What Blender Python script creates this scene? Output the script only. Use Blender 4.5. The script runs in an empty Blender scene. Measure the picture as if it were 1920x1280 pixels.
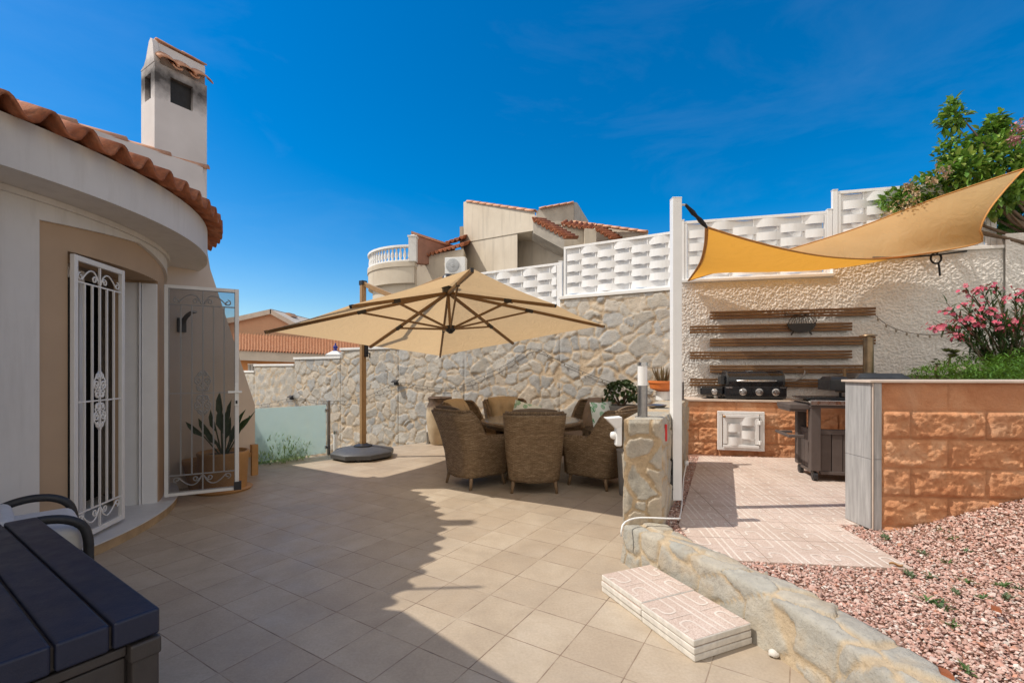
import bpy, bmesh, math, random
import numpy as np
from mathutils import Vector, Matrix
random.seed(7)
R = math.radians
COL = bpy.context.scene.collection
F, CX, HY, HC = 870.0, 960.0, 693.0, 1.44          # lens scale, centre column, horizon row, eye height

def at(u, v, y):                                    # point at distance y seen in direction (u, v)
    return Vector(((u-CX)/F*y, y, HC-(v-HY)/F*y))
def on(u, v, z=0.0):                                # point on the level z
    y = F*(HC-z)/(v-HY)
    return Vector(((u-CX)/F*y, y, z))

# ------------------------------------------------------------------ objects
MAT = {}
TM = {}
def tag(o, label=None, cat=None, group=None, kind=None):
    if label: o['label'] = label
    if cat: o['category'] = cat
    if group: o['group'] = group
    if kind: o['kind'] = kind
    return o
def thing(name, label, cat, loc=(0, 0, 0), rz=0.0, group=None):
    o = bpy.data.objects.new(name, None)
    o.empty_display_size = .1
    COL.objects.link(o)
    o.location = loc; o.rotation_euler = (0, 0, rz)
    TM[o.name] = Matrix.Translation(Vector(loc)) @ Matrix.Rotation(rz, 4, 'Z')
    return tag(o, label, cat, group)
def kids(o):
    return [c for c in COL.objects if c.parent == o]
def dup(o, loc=None, rz=None, label=None, parent=None):
    c = o.copy(); COL.objects.link(c)
    if parent: c.parent = parent
    if loc is not None: c.location = loc
    if rz is not None: c.rotation_euler = (0, 0, rz)
    if label: c['label'] = label
    for k in kids(o):
        dup(k, parent=c)
    return c

class MB:
    def __init__(s):
        s.v = []; s.f = []; s.m = []; s.uv = {}
    def add(s, vs, fs, mi=0, uvs=None):
        o = len(s.v)
        s.v += [tuple(p) for p in vs]
        for i, f in enumerate(fs):
            if uvs: s.uv[len(s.f)] = uvs[i]
            s.f.append(tuple(o+k for k in f)); s.m.append(mi)
        return s
    def box(s, c, size, rot=None, mi=0, taper=1.0):
        x, y, z = [q/2 for q in size]
        p = [Vector((sx*x*(taper if sz > 0 else 1), sy*y*(taper if sz > 0 else 1), sz*z)) for sz in (-1, 1) for sx, sy in ((-1, -1), (1, -1), (1, 1), (-1, 1))]
        if rot is not None:
            if not isinstance(rot, Matrix): rot = Matrix.Rotation(rot, 3, 'Z')
            p = [rot @ q for q in p]
        p = [q+Vector(c) for q in p]
        return s.add(p, [(3, 2, 1, 0), (4, 5, 6, 7), (0, 1, 5, 4), (1, 2, 6, 5), (2, 3, 7, 6), (3, 0, 4, 7)], mi)
    def bar(s, a, b, w, h, up=(0, 0, 1), mi=0):     # rectangular bar from a to b
        a = Vector(a); b = Vector(b); d = (b-a); L = d.length; d.normalize()
        upv = Vector(up)
        if abs(d.dot(upv)) > .98: upv = Vector((0, 1, 0))
        x = d.cross(upv).normalized(); z = x.cross(d)
        rot = Matrix((x, d, z)).transposed()
        return s.box((a+b)/2, (w, L, h), rot, mi)
    def prism(s, poly, z0, z1, mi=0, tm=None):
        n = len(poly)
        ar = sum(poly[i][0]*poly[(i+1) % n][1]-poly[(i+1) % n][0]*poly[i][1] for i in range(n))
        if ar < 0: poly = poly[::-1]
        p = [(x, y, z0) for x, y in poly]+[(x, y, z1) for x, y in poly]
        if tm: p = [tm @ Vector(q) for q in p]
        return s.add(p, [tuple(range(n))[::-1], tuple(range(n, 2*n))]+[(i, (i+1) % n, n+(i+1) % n, n+i) for i in range(n)], mi)
    def tube(s, pts, r, seg=8, mi=0, cap=True, flat=1.0):
        pts = [Vector(p) for p in pts]; n = len(pts)
        rr = r if isinstance(r, (list, tuple)) else [r]*n
        vs = []; prev = None
        for i, p in enumerate(pts):
            d = (pts[min(i+1, n-1)]-pts[max(i-1, 0)]).normalized()
            if prev is None:
                a = Vector((0, 0, 1)) if abs(d.z) < .9 else Vector((1, 0, 0))
                x = d.cross(a).normalized()
            else:
                x = (prev-d*prev.dot(d)).normalized()
            prev = x; y = d.cross(x)
            for k in range(seg):
                t = 2*math.pi*k/seg
                vs.append(p+(x*math.cos(t)+y*math.sin(t)*flat)*rr[i])
        fs = [(i*seg+k, i*seg+(k+1) % seg, (i+1)*seg+(k+1) % seg, (i+1)*seg+k) for i in range(n-1) for k in range(seg)]
        if cap: fs += [tuple(range(seg))[::-1], tuple(range((n-1)*seg, n*seg))]
        return s.add(vs, fs, mi)
    def lathe(s, prof, seg=24, c=(0, 0, 0), mi=0, uvscale=False):
        vs = []; n = len(prof)
        for r, z in prof:
            for k in range(seg):
                t = 2*math.pi*k/seg
                vs.append((c[0]+r*math.cos(t), c[1]+r*math.sin(t), c[2]+z))
        fs = [(i*seg+k, i*seg+(k+1) % seg, (i+1)*seg+(k+1) % seg, (i+1)*seg+k) for i in range(n-1) for k in range(seg)]
        uv = None
        if uvscale:
            acc = [0]
            for i in range(1, n): acc.append(acc[-1]+math.hypot(prof[i][0]-prof[i-1][0], prof[i][1]-prof[i-1][1]))
            rm = max(p[0] for p in prof)
            uv = [((k/seg*6.283*rm, acc[i]), ((k+1)/seg*6.283*rm, acc[i]), ((k+1)/seg*6.283*rm, acc[i+1]), (k/seg*6.283*rm, acc[i+1])) for i in range(n-1) for k in range(seg)]
        return s.add(vs, fs, mi, uv)
    def grid(s, P, mi=0, UV=None, flip=False):      # P: array [nu][nv] of points
        nu = len(P); nv = len(P[0])
        vs = [tuple(P[i][j]) for i in range(nu) for j in range(nv)]
        fs = []; uv = [] if UV is not None else None
        for i in range(nu-1):
            for j in range(nv-1):
                q = [(i, j), (i+1, j), (i+1, j+1), (i, j+1)]
                if flip: q = q[::-1]
                fs.append(tuple(a*nv+b for a, b in q))
                if UV is not None: uv.append(tuple(tuple(UV[a][b]) for a, b in q))
        return s.add(vs, fs, mi, uv)
    def ribbon(s, pts, w, z, mi=0, closed=False):   # flat strip on the level z
        pts = [Vector((p[0], p[1])) for p in pts]; n = len(pts); L = []
        for i, p in enumerate(pts):
            if closed: d = pts[(i+1) % n]-pts[i-1]
            else: d = pts[min(i+1, n-1)]-pts[max(i-1, 0)]
            d.normalize(); q = Vector((-d.y, d.x))*w/2
            L += [(p.x+q.x, p.y+q.y, z), (p.x-q.x, p.y-q.y, z)]
        fs = [(2*i, 2*i+1, 2*i+3, 2*i+2) for i in range(n-1)]
        if closed: fs.append((2*n-2, 2*n-1, 1, 0))
        return s.add(L, fs, mi)
    def build(s, name, mats, parent=None, world=False, smooth=False, bevel=0, origin=None, auto=None, solid=0, attr=None, subsurf=0, segs=2):
        me = bpy.data.meshes.new(name)
        vs = s.v
        if world and parent is not None:
            T = parent.matrix_basis.copy() if parent.name not in TM else TM[parent.name]
            p = parent
            Ti = T.inverted()
            vs = [tuple(Ti @ Vector(q)) for q in vs]
        if origin is not None:
            vs = [(q[0]-origin[0], q[1]-origin[1], q[2]-origin[2]) for q in vs]
        me.from_pydata(vs, [], s.f)
        if not isinstance(mats, (list, tuple)): mats = [mats]
        for m in mats: me.materials.append(MAT[m] if isinstance(m, str) else m)
        if len(mats) > 1: me.polygons.foreach_set('material_index', s.m)
        if s.uv:
            L = me.uv_layers.new(name='UVMap')
            for p in me.polygons:
                u = s.uv.get(p.index)
                if u:
                    for k, li in enumerate(p.loop_indices): L.data[li].uv = u[k]
        if attr is not None:
            a = me.color_attributes.new('col', 'FLOAT_COLOR', 'POINT')
            a.data.foreach_set('color', np.asarray(attr, np.float32).ravel())
        if smooth: me.polygons.foreach_set('use_smooth', [True]*len(me.polygons))
        me.update()
        o = bpy.data.objects.new(name, me); COL.objects.link(o)
        if origin is not None: o.location = origin
        if parent is not None: o.parent = parent
        if solid:
            m = o.modifiers.new('solid', 'SOLIDIFY'); m.thickness = solid; m.offset = -1
        if bevel:
            m = o.modifiers.new('bevel', 'BEVEL'); m.width = bevel; m.segments = segs; m.limit_method = 'ANGLE'; m.angle_limit = R(40)
            if not smooth: me.polygons.foreach_set('use_smooth', [True]*len(me.polygons))
            m.harden_normals = True
        if subsurf:
            m = o.modifiers.new('sub', 'SUBSURF'); m.levels = subsurf; m.render_levels = subsurf
        if auto and smooth:
            m = o.modifiers.new('edge', 'EDGE_SPLIT'); m.split_angle = R(auto)
        return o

# ------------------------------------------------------------------ noise in numpy
def _h(ix, iy, seed):
    n = (ix.astype(np.int64)*374761393+iy.astype(np.int64)*668265263+seed*1274126177) & 0xffffffff
    n = ((n ^ (n >> 13))*1274126177) & 0xffffffff
    n = (n ^ (n >> 16)) & 0xffffffff
    return n/4294967295.0
def vnoise(x, y, seed=0):
    ix = np.floor(x); iy = np.floor(y); fx = x-ix; fy = y-iy
    fx = fx*fx*(3-2*fx); fy = fy*fy*(3-2*fy)
    a = _h(ix, iy, seed); b = _h(ix+1, iy, seed); c = _h(ix, iy+1, seed); d = _h(ix+1, iy+1, seed)
    return (a*(1-fx)+b*fx)*(1-fy)+(c*(1-fx)+d*fx)*fy
def fbm(x, y, oct=4, seed=0, gain=.5):
    s = 0; a = 1; t = 0
    for k in range(oct):
        s = s+a*vnoise(x*2**k+k*17.3, y*2**k+k*9.1, seed+k); t += a; a *= gain
    return s/t
def sstep(a, b, x):
    t = np.clip((x-a)/(b-a), 0, 1); return t*t*(3-2*t)

def stone_field(x, y, seed, cell=.26):              # irregular stones: (mask, rnd, rnd2, height)
    wx = x+.16*(fbm(x*2.6, y*2.6, 2, seed+50)-.5)+.05*(fbm(x*9, y*9, 2, seed+52)-.5)
    wy = y+.16*(fbm(x*2.6, y*2.6, 2, seed+61)-.5)+.05*(fbm(x*9, y*9, 2, seed+62)-.5)
    gx = wx/cell; gy = wy/(cell*.84)
    ix = np.floor(gx); iy = np.floor(gy)
    f1 = np.full(x.shape, 9.0); f2 = np.full(x.shape, 9.0); i1 = np.zeros(x.shape); d1x = np.zeros(x.shape); d1y = np.zeros(x.shape)
    for dx in (-2, -1, 0, 1, 2):
        for dy in (-2, -1, 0, 1, 2):
            jx = ix+dx; jy = iy+dy
            sx = jx+.02+.96*_h(jx, jy, seed); sy = jy+.02+.96*_h(jx, jy, seed+1)
            wgt = .50*_h(jx, jy, seed+2)**2         # bigger and smaller stones
            th = _h(jx, jy, seed+4)*3.14; an = 1+.5*_h(jx, jy, seed+5)
            ax = (gx-sx)*np.cos(th)+(gy-sy)*np.sin(th); ay = (-(gx-sx)*np.sin(th)+(gy-sy)*np.cos(th))*an
            d = (np.abs(ax)**1.7+np.abs(ay)**1.7)**(1/1.7)-wgt
            idn = _h(jx, jy, seed+3)
            near = d < f1
            f2 = np.where(near, f1, np.minimum(f2, d))
            i1 = np.where(near, idn, i1); d1x = np.where(near, gx-sx, d1x); d1y = np.where(near, gy-sy, d1y)
            f1 = np.where(near, d, f1)
    edge = (f2-f1)*cell*.5
    edge = edge+.013*(fbm(x*24, y*24, 3, seed+70)-.5)
    t0 = .004+.016*sstep(.35, .8, fbm(x*2.2, y*2.2, 2, seed+71))
    mask = sstep(t0, t0+.008, edge)
    r2 = (i1*97.13) % 1.0; r3 = (i1*53.71) % 1.0
    h = mask*(.010+.012*r2)+mask*((r3-.5)*.06*d1x+(r2-.5)*.06*d1y)*.55
    h = h+(1-mask)*.005*fbm(x*18, y*18, 3, seed+82)
    h = h+.011*(fbm(x*16, y*16, 4, seed+80)-.5)*(.45+.55*mask)
    h = h+.012*(fbm(x*5, y*5, 3, seed+81)-.5)
    return mask, i1, r2, h

def face_grid(mb, cols, org, du, dv, w, h, n, res, fn, seed, topfn=None, off=(0, 0)):
    """displaced rectangular face; fn(x,y,seed)->(mask,r,r2,h)"""
    nu = max(2, int(w/res)+1); nv = max(2, int(h/res)+1)
    X, Y = np.meshgrid(np.linspace(0, w, nu), np.linspace(0, h, nv), indexing='ij')
    m, r, r2, hh = fn(X+off[0], Y+off[1], seed)
    e = np.minimum(np.minimum(X, w-X), np.minimum(Y, h-Y)); hh = hh*sstep(-.001, .03, e)
    org = np.array(org); du = np.array(du); dv = np.array(dv); n = np.array(n)
    P = org+X[..., None]*du+Y[..., None]*dv+hh[..., None]*n
    o = len(mb.v)
    mb.v += [tuple(p) for p in P.reshape(-1, 3)]
    flip = np.dot(np.cross(du, dv), n) < 0
    for i in range(nu-1):
        for j in range(nv-1):
            q = (o+i*nv+j, o+(i+1)*nv+j, o+(i+1)*nv+j+1, o+i*nv+j+1)
            mb.f.append(q[::-1] if flip else q); mb.m.append(0)
    cols.append(np.stack([m, r, r2, np.ones_like(m)], -1).reshape(-1, 4))

# ------------------------------------------------------------------ materials
class N:
    def __init__(s, name):
        s.mat = bpy.data.materials.new(name); s.mat.use_nodes = True
        s.t = s.mat.node_tree; s.t.nodes.clear()
        s.out = s.t.nodes.new('ShaderNodeOutputMaterial')
        MAT[name] = s.mat
    def n(s, typ, **kw):
        q = s.t.nodes.new('ShaderNode'+typ)
        for k, v in kw.items(): setattr(q, k, v)
        return q
    def l(s, a, b): s.t.links.new(a, b)
    def set(s, sock, v):
        if isinstance(v, bpy.types.NodeSocket): s.l(v, sock)
        else: sock.default_value = v
    def math(s, op, a, b=None, c=None, clamp=False):
        q = s.n('Math', operation=op, use_clamp=clamp)
        s.set(q.inputs[0], a)
        if b is not None: s.set(q.inputs[1], b)
        if c is not None: s.set(q.inputs[2], c)
        return q.outputs[0]
    def coord(s, kind='Object'):
        return s.n('TexCoord').outputs[kind]
    def noise(s, vec, scale, detail=4, rough=.55, dist=0):
        q = s.n('TexNoise'); s.l(vec, q.inputs['Vector']); q.inputs['Scale'].default_value = scale
        q.inputs['Detail'].default_value = detail; q.inputs['Roughness'].default_value = rough; q.inputs['Distortion'].default_value = dist
        return q.outputs['Fac']
    def ramp(s, fac, stops):
        q = s.n('ValToRGB'); s.l(fac, q.inputs[0]); e = q.color_ramp.elements
        while len(e) < len(stops): e.new(.5)
        for i, (p, c) in enumerate(stops):
            e[i].position = p; e[i].color = (c[0], c[1], c[2], 1)
        return q.outputs[0]
    def mix(s, fac, a, b, mode='MIX'):
        q = s.n('Mix', data_type='RGBA', blend_type=mode)
        s.set(q.inputs[0], fac)
        s.set(q.inputs[6], a if isinstance(a, bpy.types.NodeSocket) else (*a[:3], 1))
        s.set(q.inputs[7], b if isinstance(b, bpy.types.NodeSocket) else (*b[:3], 1))
        return q.outputs[2]
    def maprange(s, v, a, b, c=0, d=1):
        q = s.n('MapRange'); s.set(q.inputs[0], v)
        for i, x in enumerate((a, b, c, d)): q.inputs[i+1].default_value = x
        return q.outputs[0]
    def bump(s, h, strength=.5, dist=.01, prev=None):
        q = s.n('Bump'); s.l(h, q.inputs['Height']); q.inputs['Strength'].default_value = strength; q.inputs['Distance'].default_value = dist
        if prev is not None: s.l(prev, q.inputs['Normal'])
        return q.outputs[0]
    def pbr(s, color, rough=.6, metal=0, normal=None, spec=.5, **kw):
        q = s.n('BsdfPrincipled')
        s.set(q.inputs['Base Color'], color if isinstance(color, bpy.types.NodeSocket) else (*color[:3], 1))
        s.set(q.inputs['Roughness'], rough); q.inputs['Metallic'].default_value = metal
        q.inputs['Specular IOR Level'].default_value = spec
        if normal is not None: s.l(normal, q.inputs['Normal'])
        for k, v in kw.items(): s.set(q.inputs[k], v)
        return q.outputs[0]
    def done(s, sh): s.l(sh, s.out.inputs['Surface']); return s.mat

def plain(name, c, rough=.6, metal=0, var=.15, ns=7, bump=.0, bs=90, spec=.5, bd=.004):
    m = N(name); co = m.coord()
    nz = m.noise(co, ns, 5, .6)
    d = tuple(max(0, q*(1-var)) for q in c); b = tuple(min(1, q*(1+var)) for q in c)
    col = m.ramp(nz, [(.3, d), (.7, b)])
    nrm = m.bump(m.noise(co, bs, 4, .6), bump, bd) if bump else None
    rg = m.maprange(m.noise(co, ns*3, 3), .3, .7, max(.02, rough-.07), min(1, rough+.07))
    return m.done(m.pbr(col, rg, metal, nrm, spec))

def sep(m, v):
    q = m.n('SeparateXYZ'); m.l(v, q.inputs[0]); return q.outputs
def dot(m, v, d):
    q = m.n('VectorMath', operation='DOT_PRODUCT'); m.l(v, q.inputs[0]); q.inputs[1].default_value = d; return q.outputs['Value']
E1 = Vector((.848, -.530, 0)); E2 = Vector((.530, .848, 0))     # directions of the tile grid and of the house
D1 = Vector((.970, -.242, 0)); D2 = Vector((.242, .970, 0))     # directions of the barbecue corner

def tile_mat():
    m = N('floor_tile'); co = m.coord()
    ts = .329; p0 = Vector((-1.325, 2.936, 0))
    a = m.math('DIVIDE', m.math('SUBTRACT', dot(m, co, E1), p0.dot(E1)), ts)
    b = m.math('DIVIDE', m.math('SUBTRACT', dot(m, co, E2), p0.dot(E2)), ts)
    def edge(x):
        f = m.math('FRACT', x); return m.math('MINIMUM', f, m.math('SUBTRACT', 1.0, f))
    wob = m.math('MULTIPLY', m.math('SUBTRACT', m.noise(co, 25, 2), .5), .008)
    e = m.math('ADD', m.math('MINIMUM', edge(a), edge(b)), wob)
    tile = m.maprange(e, .004, .012)
    cmb = m.n('CombineXYZ'); m.l(m.math('FLOOR', a), cmb.inputs[0]); m.l(m.math('FLOOR', b), cmb.inputs[1])
    wn = m.n('TexWhiteNoise'); m.l(cmb.outputs[0], wn.inputs[0])
    base = m.ramp(m.noise(co, 3.2, 6, .62, .6), [(.3, (.425, .345, .255)), (.5, (.48, .395, .295)), (.72, (.53, .45, .35))])
    base = m.mix(m.math('MULTIPLY', wn.outputs['Value'], .55), base, (.37, .285, .205))
    fine = m.ramp(m.noise(co, 70, 4, .7), [(.3, (.86, .85, .84)), (.7, (1.06, 1.06, 1.06))])
    base = m.mix(1, base, fine, 'MULTIPLY')
    dirt = m.maprange(m.noise(co, 1.3, 7, .7, .4), .47, .72, 0, .55)
    base = m.mix(dirt, base, (.29, .235, .18))
    gn = m.noise(co, 4.5, 3, .6)
    grout = m.ramp(gn, [(.33, (.13, .085, .06)), (.5, (.26, .185, .13)), (.62, (.36, .285, .21)), (.72, (.56, .48, .38))])
    col = m.mix(tile, grout, base)
    nrm = m.bump(tile, .5, .003)
    nrm = m.bump(m.noise(co, 160, 3), .12, .002, nrm)
    rg = m.maprange(m.noise(co, 5, 4), .3, .7, .40, .58)
    return m.done(m.pbr(col, rg, 0, nrm, .45))

def stone_mat(name, mort, ramp, tan=.3):
    m = N(name); co = m.coord()
    at_ = m.n('Attribute', attribute_name='col'); s = m.n('SeparateColor'); m.l(at_.outputs['Color'], s.inputs[0])
    st = m.ramp(s.outputs[1], ramp)
    st = m.mix(m.maprange(m.noise(co, 9, 6, .65, .8), .35, .7, 0, .75), st, m.mix(.5, st, (.16, .155, .145)))
    st = m.mix(m.maprange(m.noise(co, 5, 4, .6), .52, .72, 0, tan), st, (.46, .36, .24))
    mo = m.ramp(m.noise(co, 16, 5, .65), [(.3, tuple(q*.72 for q in mort)), (.7, mort)])
    col = m.mix(s.outputs[0], mo, st)
    dark = m.maprange(m.noise(co, 45, 5, .7), .30, .44, .72, 1)
    q = m.n('CombineColor'); [m.l(dark, q.inputs[i]) for i in range(3)]
    col = m.mix(1, col, q.outputs[0], 'MULTIPLY')
    nrm = m.bump(m.noise(co, 38, 6, .68), .9, .012)
    nrm = m.bump(m.noise(co, 130, 3, .6), .45, .004, nrm)
    return m.done(m.pbr(col, .88, 0, nrm, .25))

def make_mats():
    tile_mat()
    stone_mat('wall_stone', (.62, .49, .345), [(0, (.42, .395, .355)), (.22, (.60, .555, .485)), (.45, (.47, .45, .415)), (.6, (.62, .53, .42)), (.8, (.53, .515, .485)), (1, (.38, .38, .375))])
    stone_mat('low_stone', (.56, .42, .265), [(0, (.38, .355, .30)), (.3, (.50, .44, .35)), (.55, (.42, .39, .325)), (.8, (.55, .455, .335)), (1, (.45, .41, .345))])
    stone_mat('kerb_stone', (.55, .435, .295), [(0, (.36, .35, .31)), (.3, (.47, .435, .37)), (.55, (.40, .39, .345)), (.8, (.51, .455, .365)), (1, (.38, .37, .335))], .6)
    # rough white render
    m = N('roughcast'); co = m.coord()
    col = m.ramp(m.noise(co, 6, 6, .65), [(.3, (.70, .675, .645)), (.7, (.80, .78, .75))])
    st = m.maprange(m.noise(co, 1.3, 5, .6), .55, .8, 0, .3)
    col = m.mix(st, col, (.58, .545, .51))
    nrm = m.bump(m.noise(co, 70, 5, .65), .8, .011)
    m.done(m.pbr(col, .92, 0, nrm, .2))
    # orange split-face block
    m = N('orange_block'); co = m.coord()
    a_ = m.n('Attribute', attribute_name='col'); s = m.n('SeparateColor'); m.l(a_.outputs['Color'], s.inputs[0])
    col = m.ramp(m.noise(co, 4.5, 6, .65, .5), [(.28, (.45, .18, .08)), (.5, (.62, .30, .15)), (.72, (.74, .46, .28))])
    col = m.mix(m.maprange(m.noise(co, 2.3, 5, .65), .5, .75, 0, .75), col, (.52, .30, .19))
    col = m.mix(m.math('MULTIPLY', s.outputs[1], .35), col, (.42, .20, .11))
    col = m.mix(m.math('MULTIPLY', m.math('SUBTRACT', 1.0, s.outputs[0]), m.maprange(m.noise(co, 7, 4, .6), .35, .65, .05, .6)), col, (.40, .19, .10))
    nrm = m.bump(m.noise(co, 48, 6, .7), .95, .014)
    m.done(m.pbr(col, .9, 0, nrm, .2))
    # render of the house
    m = N('house_white'); co = m.coord(); x, y, z = sep(m, co)
    cm = m.n('CombineXYZ'); m.l(m.math('MULTIPLY', x, 6.0), cm.inputs[0]); m.l(m.math('MULTIPLY', y, 6.0), cm.inputs[1]); m.l(m.math('MULTIPLY', z, .7), cm.inputs[2])
    st = m.maprange(m.noise(cm.outputs[0], 1.6, 6, .68), .48, .74, 0, .55)
    col = m.mix(st, m.ramp(m.noise(co, 1.1, 6, .6), [(.3, (.57, .545, .52)), (.7, (.655, .63, .605))]), (.48, .45, .42))
    m.done(m.pbr(col, .85, 0, m.bump(m.noise(co, 38, 5, .65), .22, .006), .2))
    plain('house_tan', (.43, .30, .195), .85, var=.06, ns=2, bump=.12, bs=60)
    plain('house_cream', (.60, .51, .43), .85, var=.06, ns=2, bump=.12, bs=60)
    plain('step_white', (.60, .60, .60), .45, var=.06, ns=5, bump=.05)
    plain('step_tile', (.40, .28, .16), .6, var=.2, ns=9, bump=.1)
    plain('grille_white', (.68, .67, .66), .4, var=.04, bump=.08, bs=40)
    plain('door_white', (.68, .68, .69), .45, var=.04)
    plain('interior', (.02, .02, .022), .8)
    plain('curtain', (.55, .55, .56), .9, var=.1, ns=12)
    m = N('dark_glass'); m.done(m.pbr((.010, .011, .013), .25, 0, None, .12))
    # barrel tiles
    m = N('roof_tile'); co = m.coord()
    col = m.ramp(m.noise(co, 6, 6, .6), [(.25, (.19, .055, .024)), (.5, (.33, .11, .05)), (.75, (.46, .20, .11))])
    col = m.mix(m.maprange(m.noise(co, 22, 6, .72), .46, .68, 0, .75), col, (.14, .065, .04))
    m.done(m.pbr(col, .85, 0, m.bump(m.noise(co, 60, 4), .5, .006), .25))
    m = N('pale_roof_tile'); co = m.coord()
    col = m.ramp(m.noise(co, 9, 6, .65), [(.25, (.42, .19, .11)), (.5, (.55, .29, .18)), (.75, (.66, .42, .30))])
    m.done(m.pbr(col, .85, 0, m.bump(m.noise(co, 60, 4), .5, .006), .25))
    m = N('far_roof_tile'); co = m.coord()
    wx = sep(m, co)
    col = m.ramp(m.noise(co, 14, 5, .7), [(.25, (.34, .15, .08)), (.5, (.52, .28, .17)), (.75, (.66, .42, .28))])
    m.done(m.pbr(col, .9, 0, None, .2))
    # chimney with soot
    m = N('chimney_render'); g = m.coord(); x, y, z = sep(m, g)
    nz = m.noise(g, 9, 5, .6)
    base = m.ramp(m.noise(g, 2, 3), [(.3, (.56, .53, .52)), (.7, (.66, .63, .62))])
    hz = m.math('ABSOLUTE', m.math('SUBTRACT', z, 4.88))
    v1 = m.maprange(m.math('ADD', hz, m.math('MULTIPLY', m.math('SUBTRACT', nz, .5), .25)), .02, .26, .93, 0)
    m.done(m.pbr(m.mix(v1, base, (.035, .032, .032)), .9, 0, None, .2))
    # fabrics
    def cloth(name, c, tr, mixf, bs=900, sc=.15):
        m = N(name); co = m.coord()
        nz = m.ramp(m.noise(co, 3, 4), [(.3, tuple(q*.93 for q in c)), (.7, tuple(min(1, q*1.06) for q in c))])
        d = m.n('BsdfDiffuse'); m.l(nz, d.inputs[0]); t = m.n('BsdfTranslucent'); t.inputs[0].default_value = (*tr, 1)
        b = m.bump(m.noise(co, 240, 2), sc, .002, m.bump(m.noise(co, 5, 3, .55, 1.2), .35, .04)); m.l(b, d.inputs['Normal']); m.l(b, t.inputs['Normal'])
        mx = m.n('MixShader'); mx.inputs[0].default_value = mixf; m.l(d.outputs[0], mx.inputs[1]); m.l(t.outputs[0], mx.inputs[2]); m.done(mx.outputs[0])
    cloth('canopy_cloth', (.58, .45, .29), (.72, .50, .27), .52)
    cloth('sail_cloth', (.56, .40, .215), (.86, .40, .045), .50)
    plain('sail_hem', (.50, .23, .06), .8)
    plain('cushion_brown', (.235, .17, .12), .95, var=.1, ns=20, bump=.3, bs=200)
    plain('cushion_sunlit', (.42, .30, .17), .95, var=.08, ns=20, bump=.3, bs=200)  # lighter copy of the brown cushion, sunlight put into its colour
    plain('cushion_white', (.62, .60, .58), .95, var=.06, ns=10, bump=.2, bs=200)
    m = N('leaf_print'); co = m.coord()
    v = m.n('TexVoronoi'); m.l(co, v.inputs['Vector']); v.inputs['Scale'].default_value = 12
    w = m.n('TexWave'); m.l(co, w.inputs['Vector']); w.inputs['Scale'].default_value = 22; w.inputs['Distortion'].default_value = 6
    f = m.math('MULTIPLY', m.maprange(v.outputs['Distance'], .42, .5, 1, 0), m.maprange(w.outputs['Fac'], .3, .45))
    m.done(m.pbr(m.mix(f, (.70, .74, .68), (.02, .30, .09)), .9))
    # wicker
    m = N('wicker'); uv = m.n('TexCoord').outputs['UV']; x, y, z = sep(m, uv); co = m.coord()
    fy = m.math('MULTIPLY', y, 72.0); row = m.math('FLOOR', fy)
    fx = m.math('ADD', m.math('MULTIPLY', x, 22.0), m.math('MULTIPLY', row, .5))
    hy = m.math('ABSOLUTE', m.math('SINE', m.math('MULTIPLY', fy, math.pi)))
    hx = m.math('ADD', .70, m.math('MULTIPLY', .30, m.math('SINE', m.math('MULTIPLY', fx, 2*math.pi))))
    h = m.math('MULTIPLY', hy, hx)
    cm = m.n('CombineXYZ'); m.l(m.math('MULTIPLY', x, 2.0), cm.inputs[0]); m.l(m.math('MULTIPLY', row, .53), cm.inputs[1])
    st = m.noise(cm.outputs[0], 5, 4, .75)
    col = m.ramp(st, [(.3, (.17, .105, .055)), (.5, (.31, .21, .12)), (.7, (.48, .355, .23))])
    col = m.mix(m.maprange(h, .05, .42, .92, 0), col, (.05, .03, .016))
    m.done(m.pbr(col, .6, 0, m.bump(h, 1.0, .011), .3))
    plain('leg_wood', (.23, .15, .085), .55, var=.2, ns=20)
    m = N('table_glass'); m.done(m.pbr((.20, .205, .20), .12, 0, None, .8))
    plain('umbrella_wood', (.21, .115, .042), .5, var=.14, ns=12, bump=.1)
    plain('pole_wood', (.38, .23, .105), .5, var=.1, ns=8, bump=.08)
    plain('black_plastic', (.022, .022, .025), .45, var=.2)
    plain('base_plastic', (.075, .075, .08), .5, var=.12, ns=14, bump=.15, bs=200)
    plain('blue_plastic', (.012, .0155, .036), .46, var=.22, ns=5, bump=.25, bs=120, spec=.4)
    plain('dark_resin', (.04, .033, .031), .55, var=.2, ns=8, bump=.2, bs=140)
    plain('cart_resin', (.095, .075, .068), .6, var=.12, ns=8, bump=.12, bs=150)
    plain('grill_black', (.014, .015, .018), .25, var=.3, ns=5)
    plain('oven_black', (.03, .032, .034), .4, var=.3, ns=9)
    m = N('steel'); co = m.coord(); m.done(m.pbr((.55, .54, .53), m.maprange(m.noise(co, 30, 3), .3, .7, .22, .38), 1))
    plain('brushed', (.35, .34, .33), .38, 1, var=.15, ns=25)
    plain('pipe_metal', (.24, .175, .11), .35, 1, var=.35, ns=8)
    plain('white_plastic', (.78, .78, .77), .4, var=.04)
    plain('lamp_white', (.80, .79, .77), .5, var=.04)
    m = N('fence_white'); co = m.coord(); x, y, z = sep(m, co)
    cm = m.n('CombineXYZ'); m.l(m.math('MULTIPLY', x, 9.0), cm.inputs[0]); m.l(m.math('MULTIPLY', y, 9.0), cm.inputs[1]); m.l(m.math('MULTIPLY', z, 1.3), cm.inputs[2])
    g1 = m.maprange(m.noise(cm.outputs[0], 1.4, 6, .68), .48, .75, 0, .5)
    col = m.mix(g1, m.ramp(m.noise(co, 4, 4), [(.3, (.74, .745, .75)), (.7, (.80, .80, .80))]), (.60, .58, .54))
    m.done(m.pbr(col, .5, 0, None, .4))
    plain('coping_white', (.74, .73, .71), .8, var=.08, ns=4, bump=.15)
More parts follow.
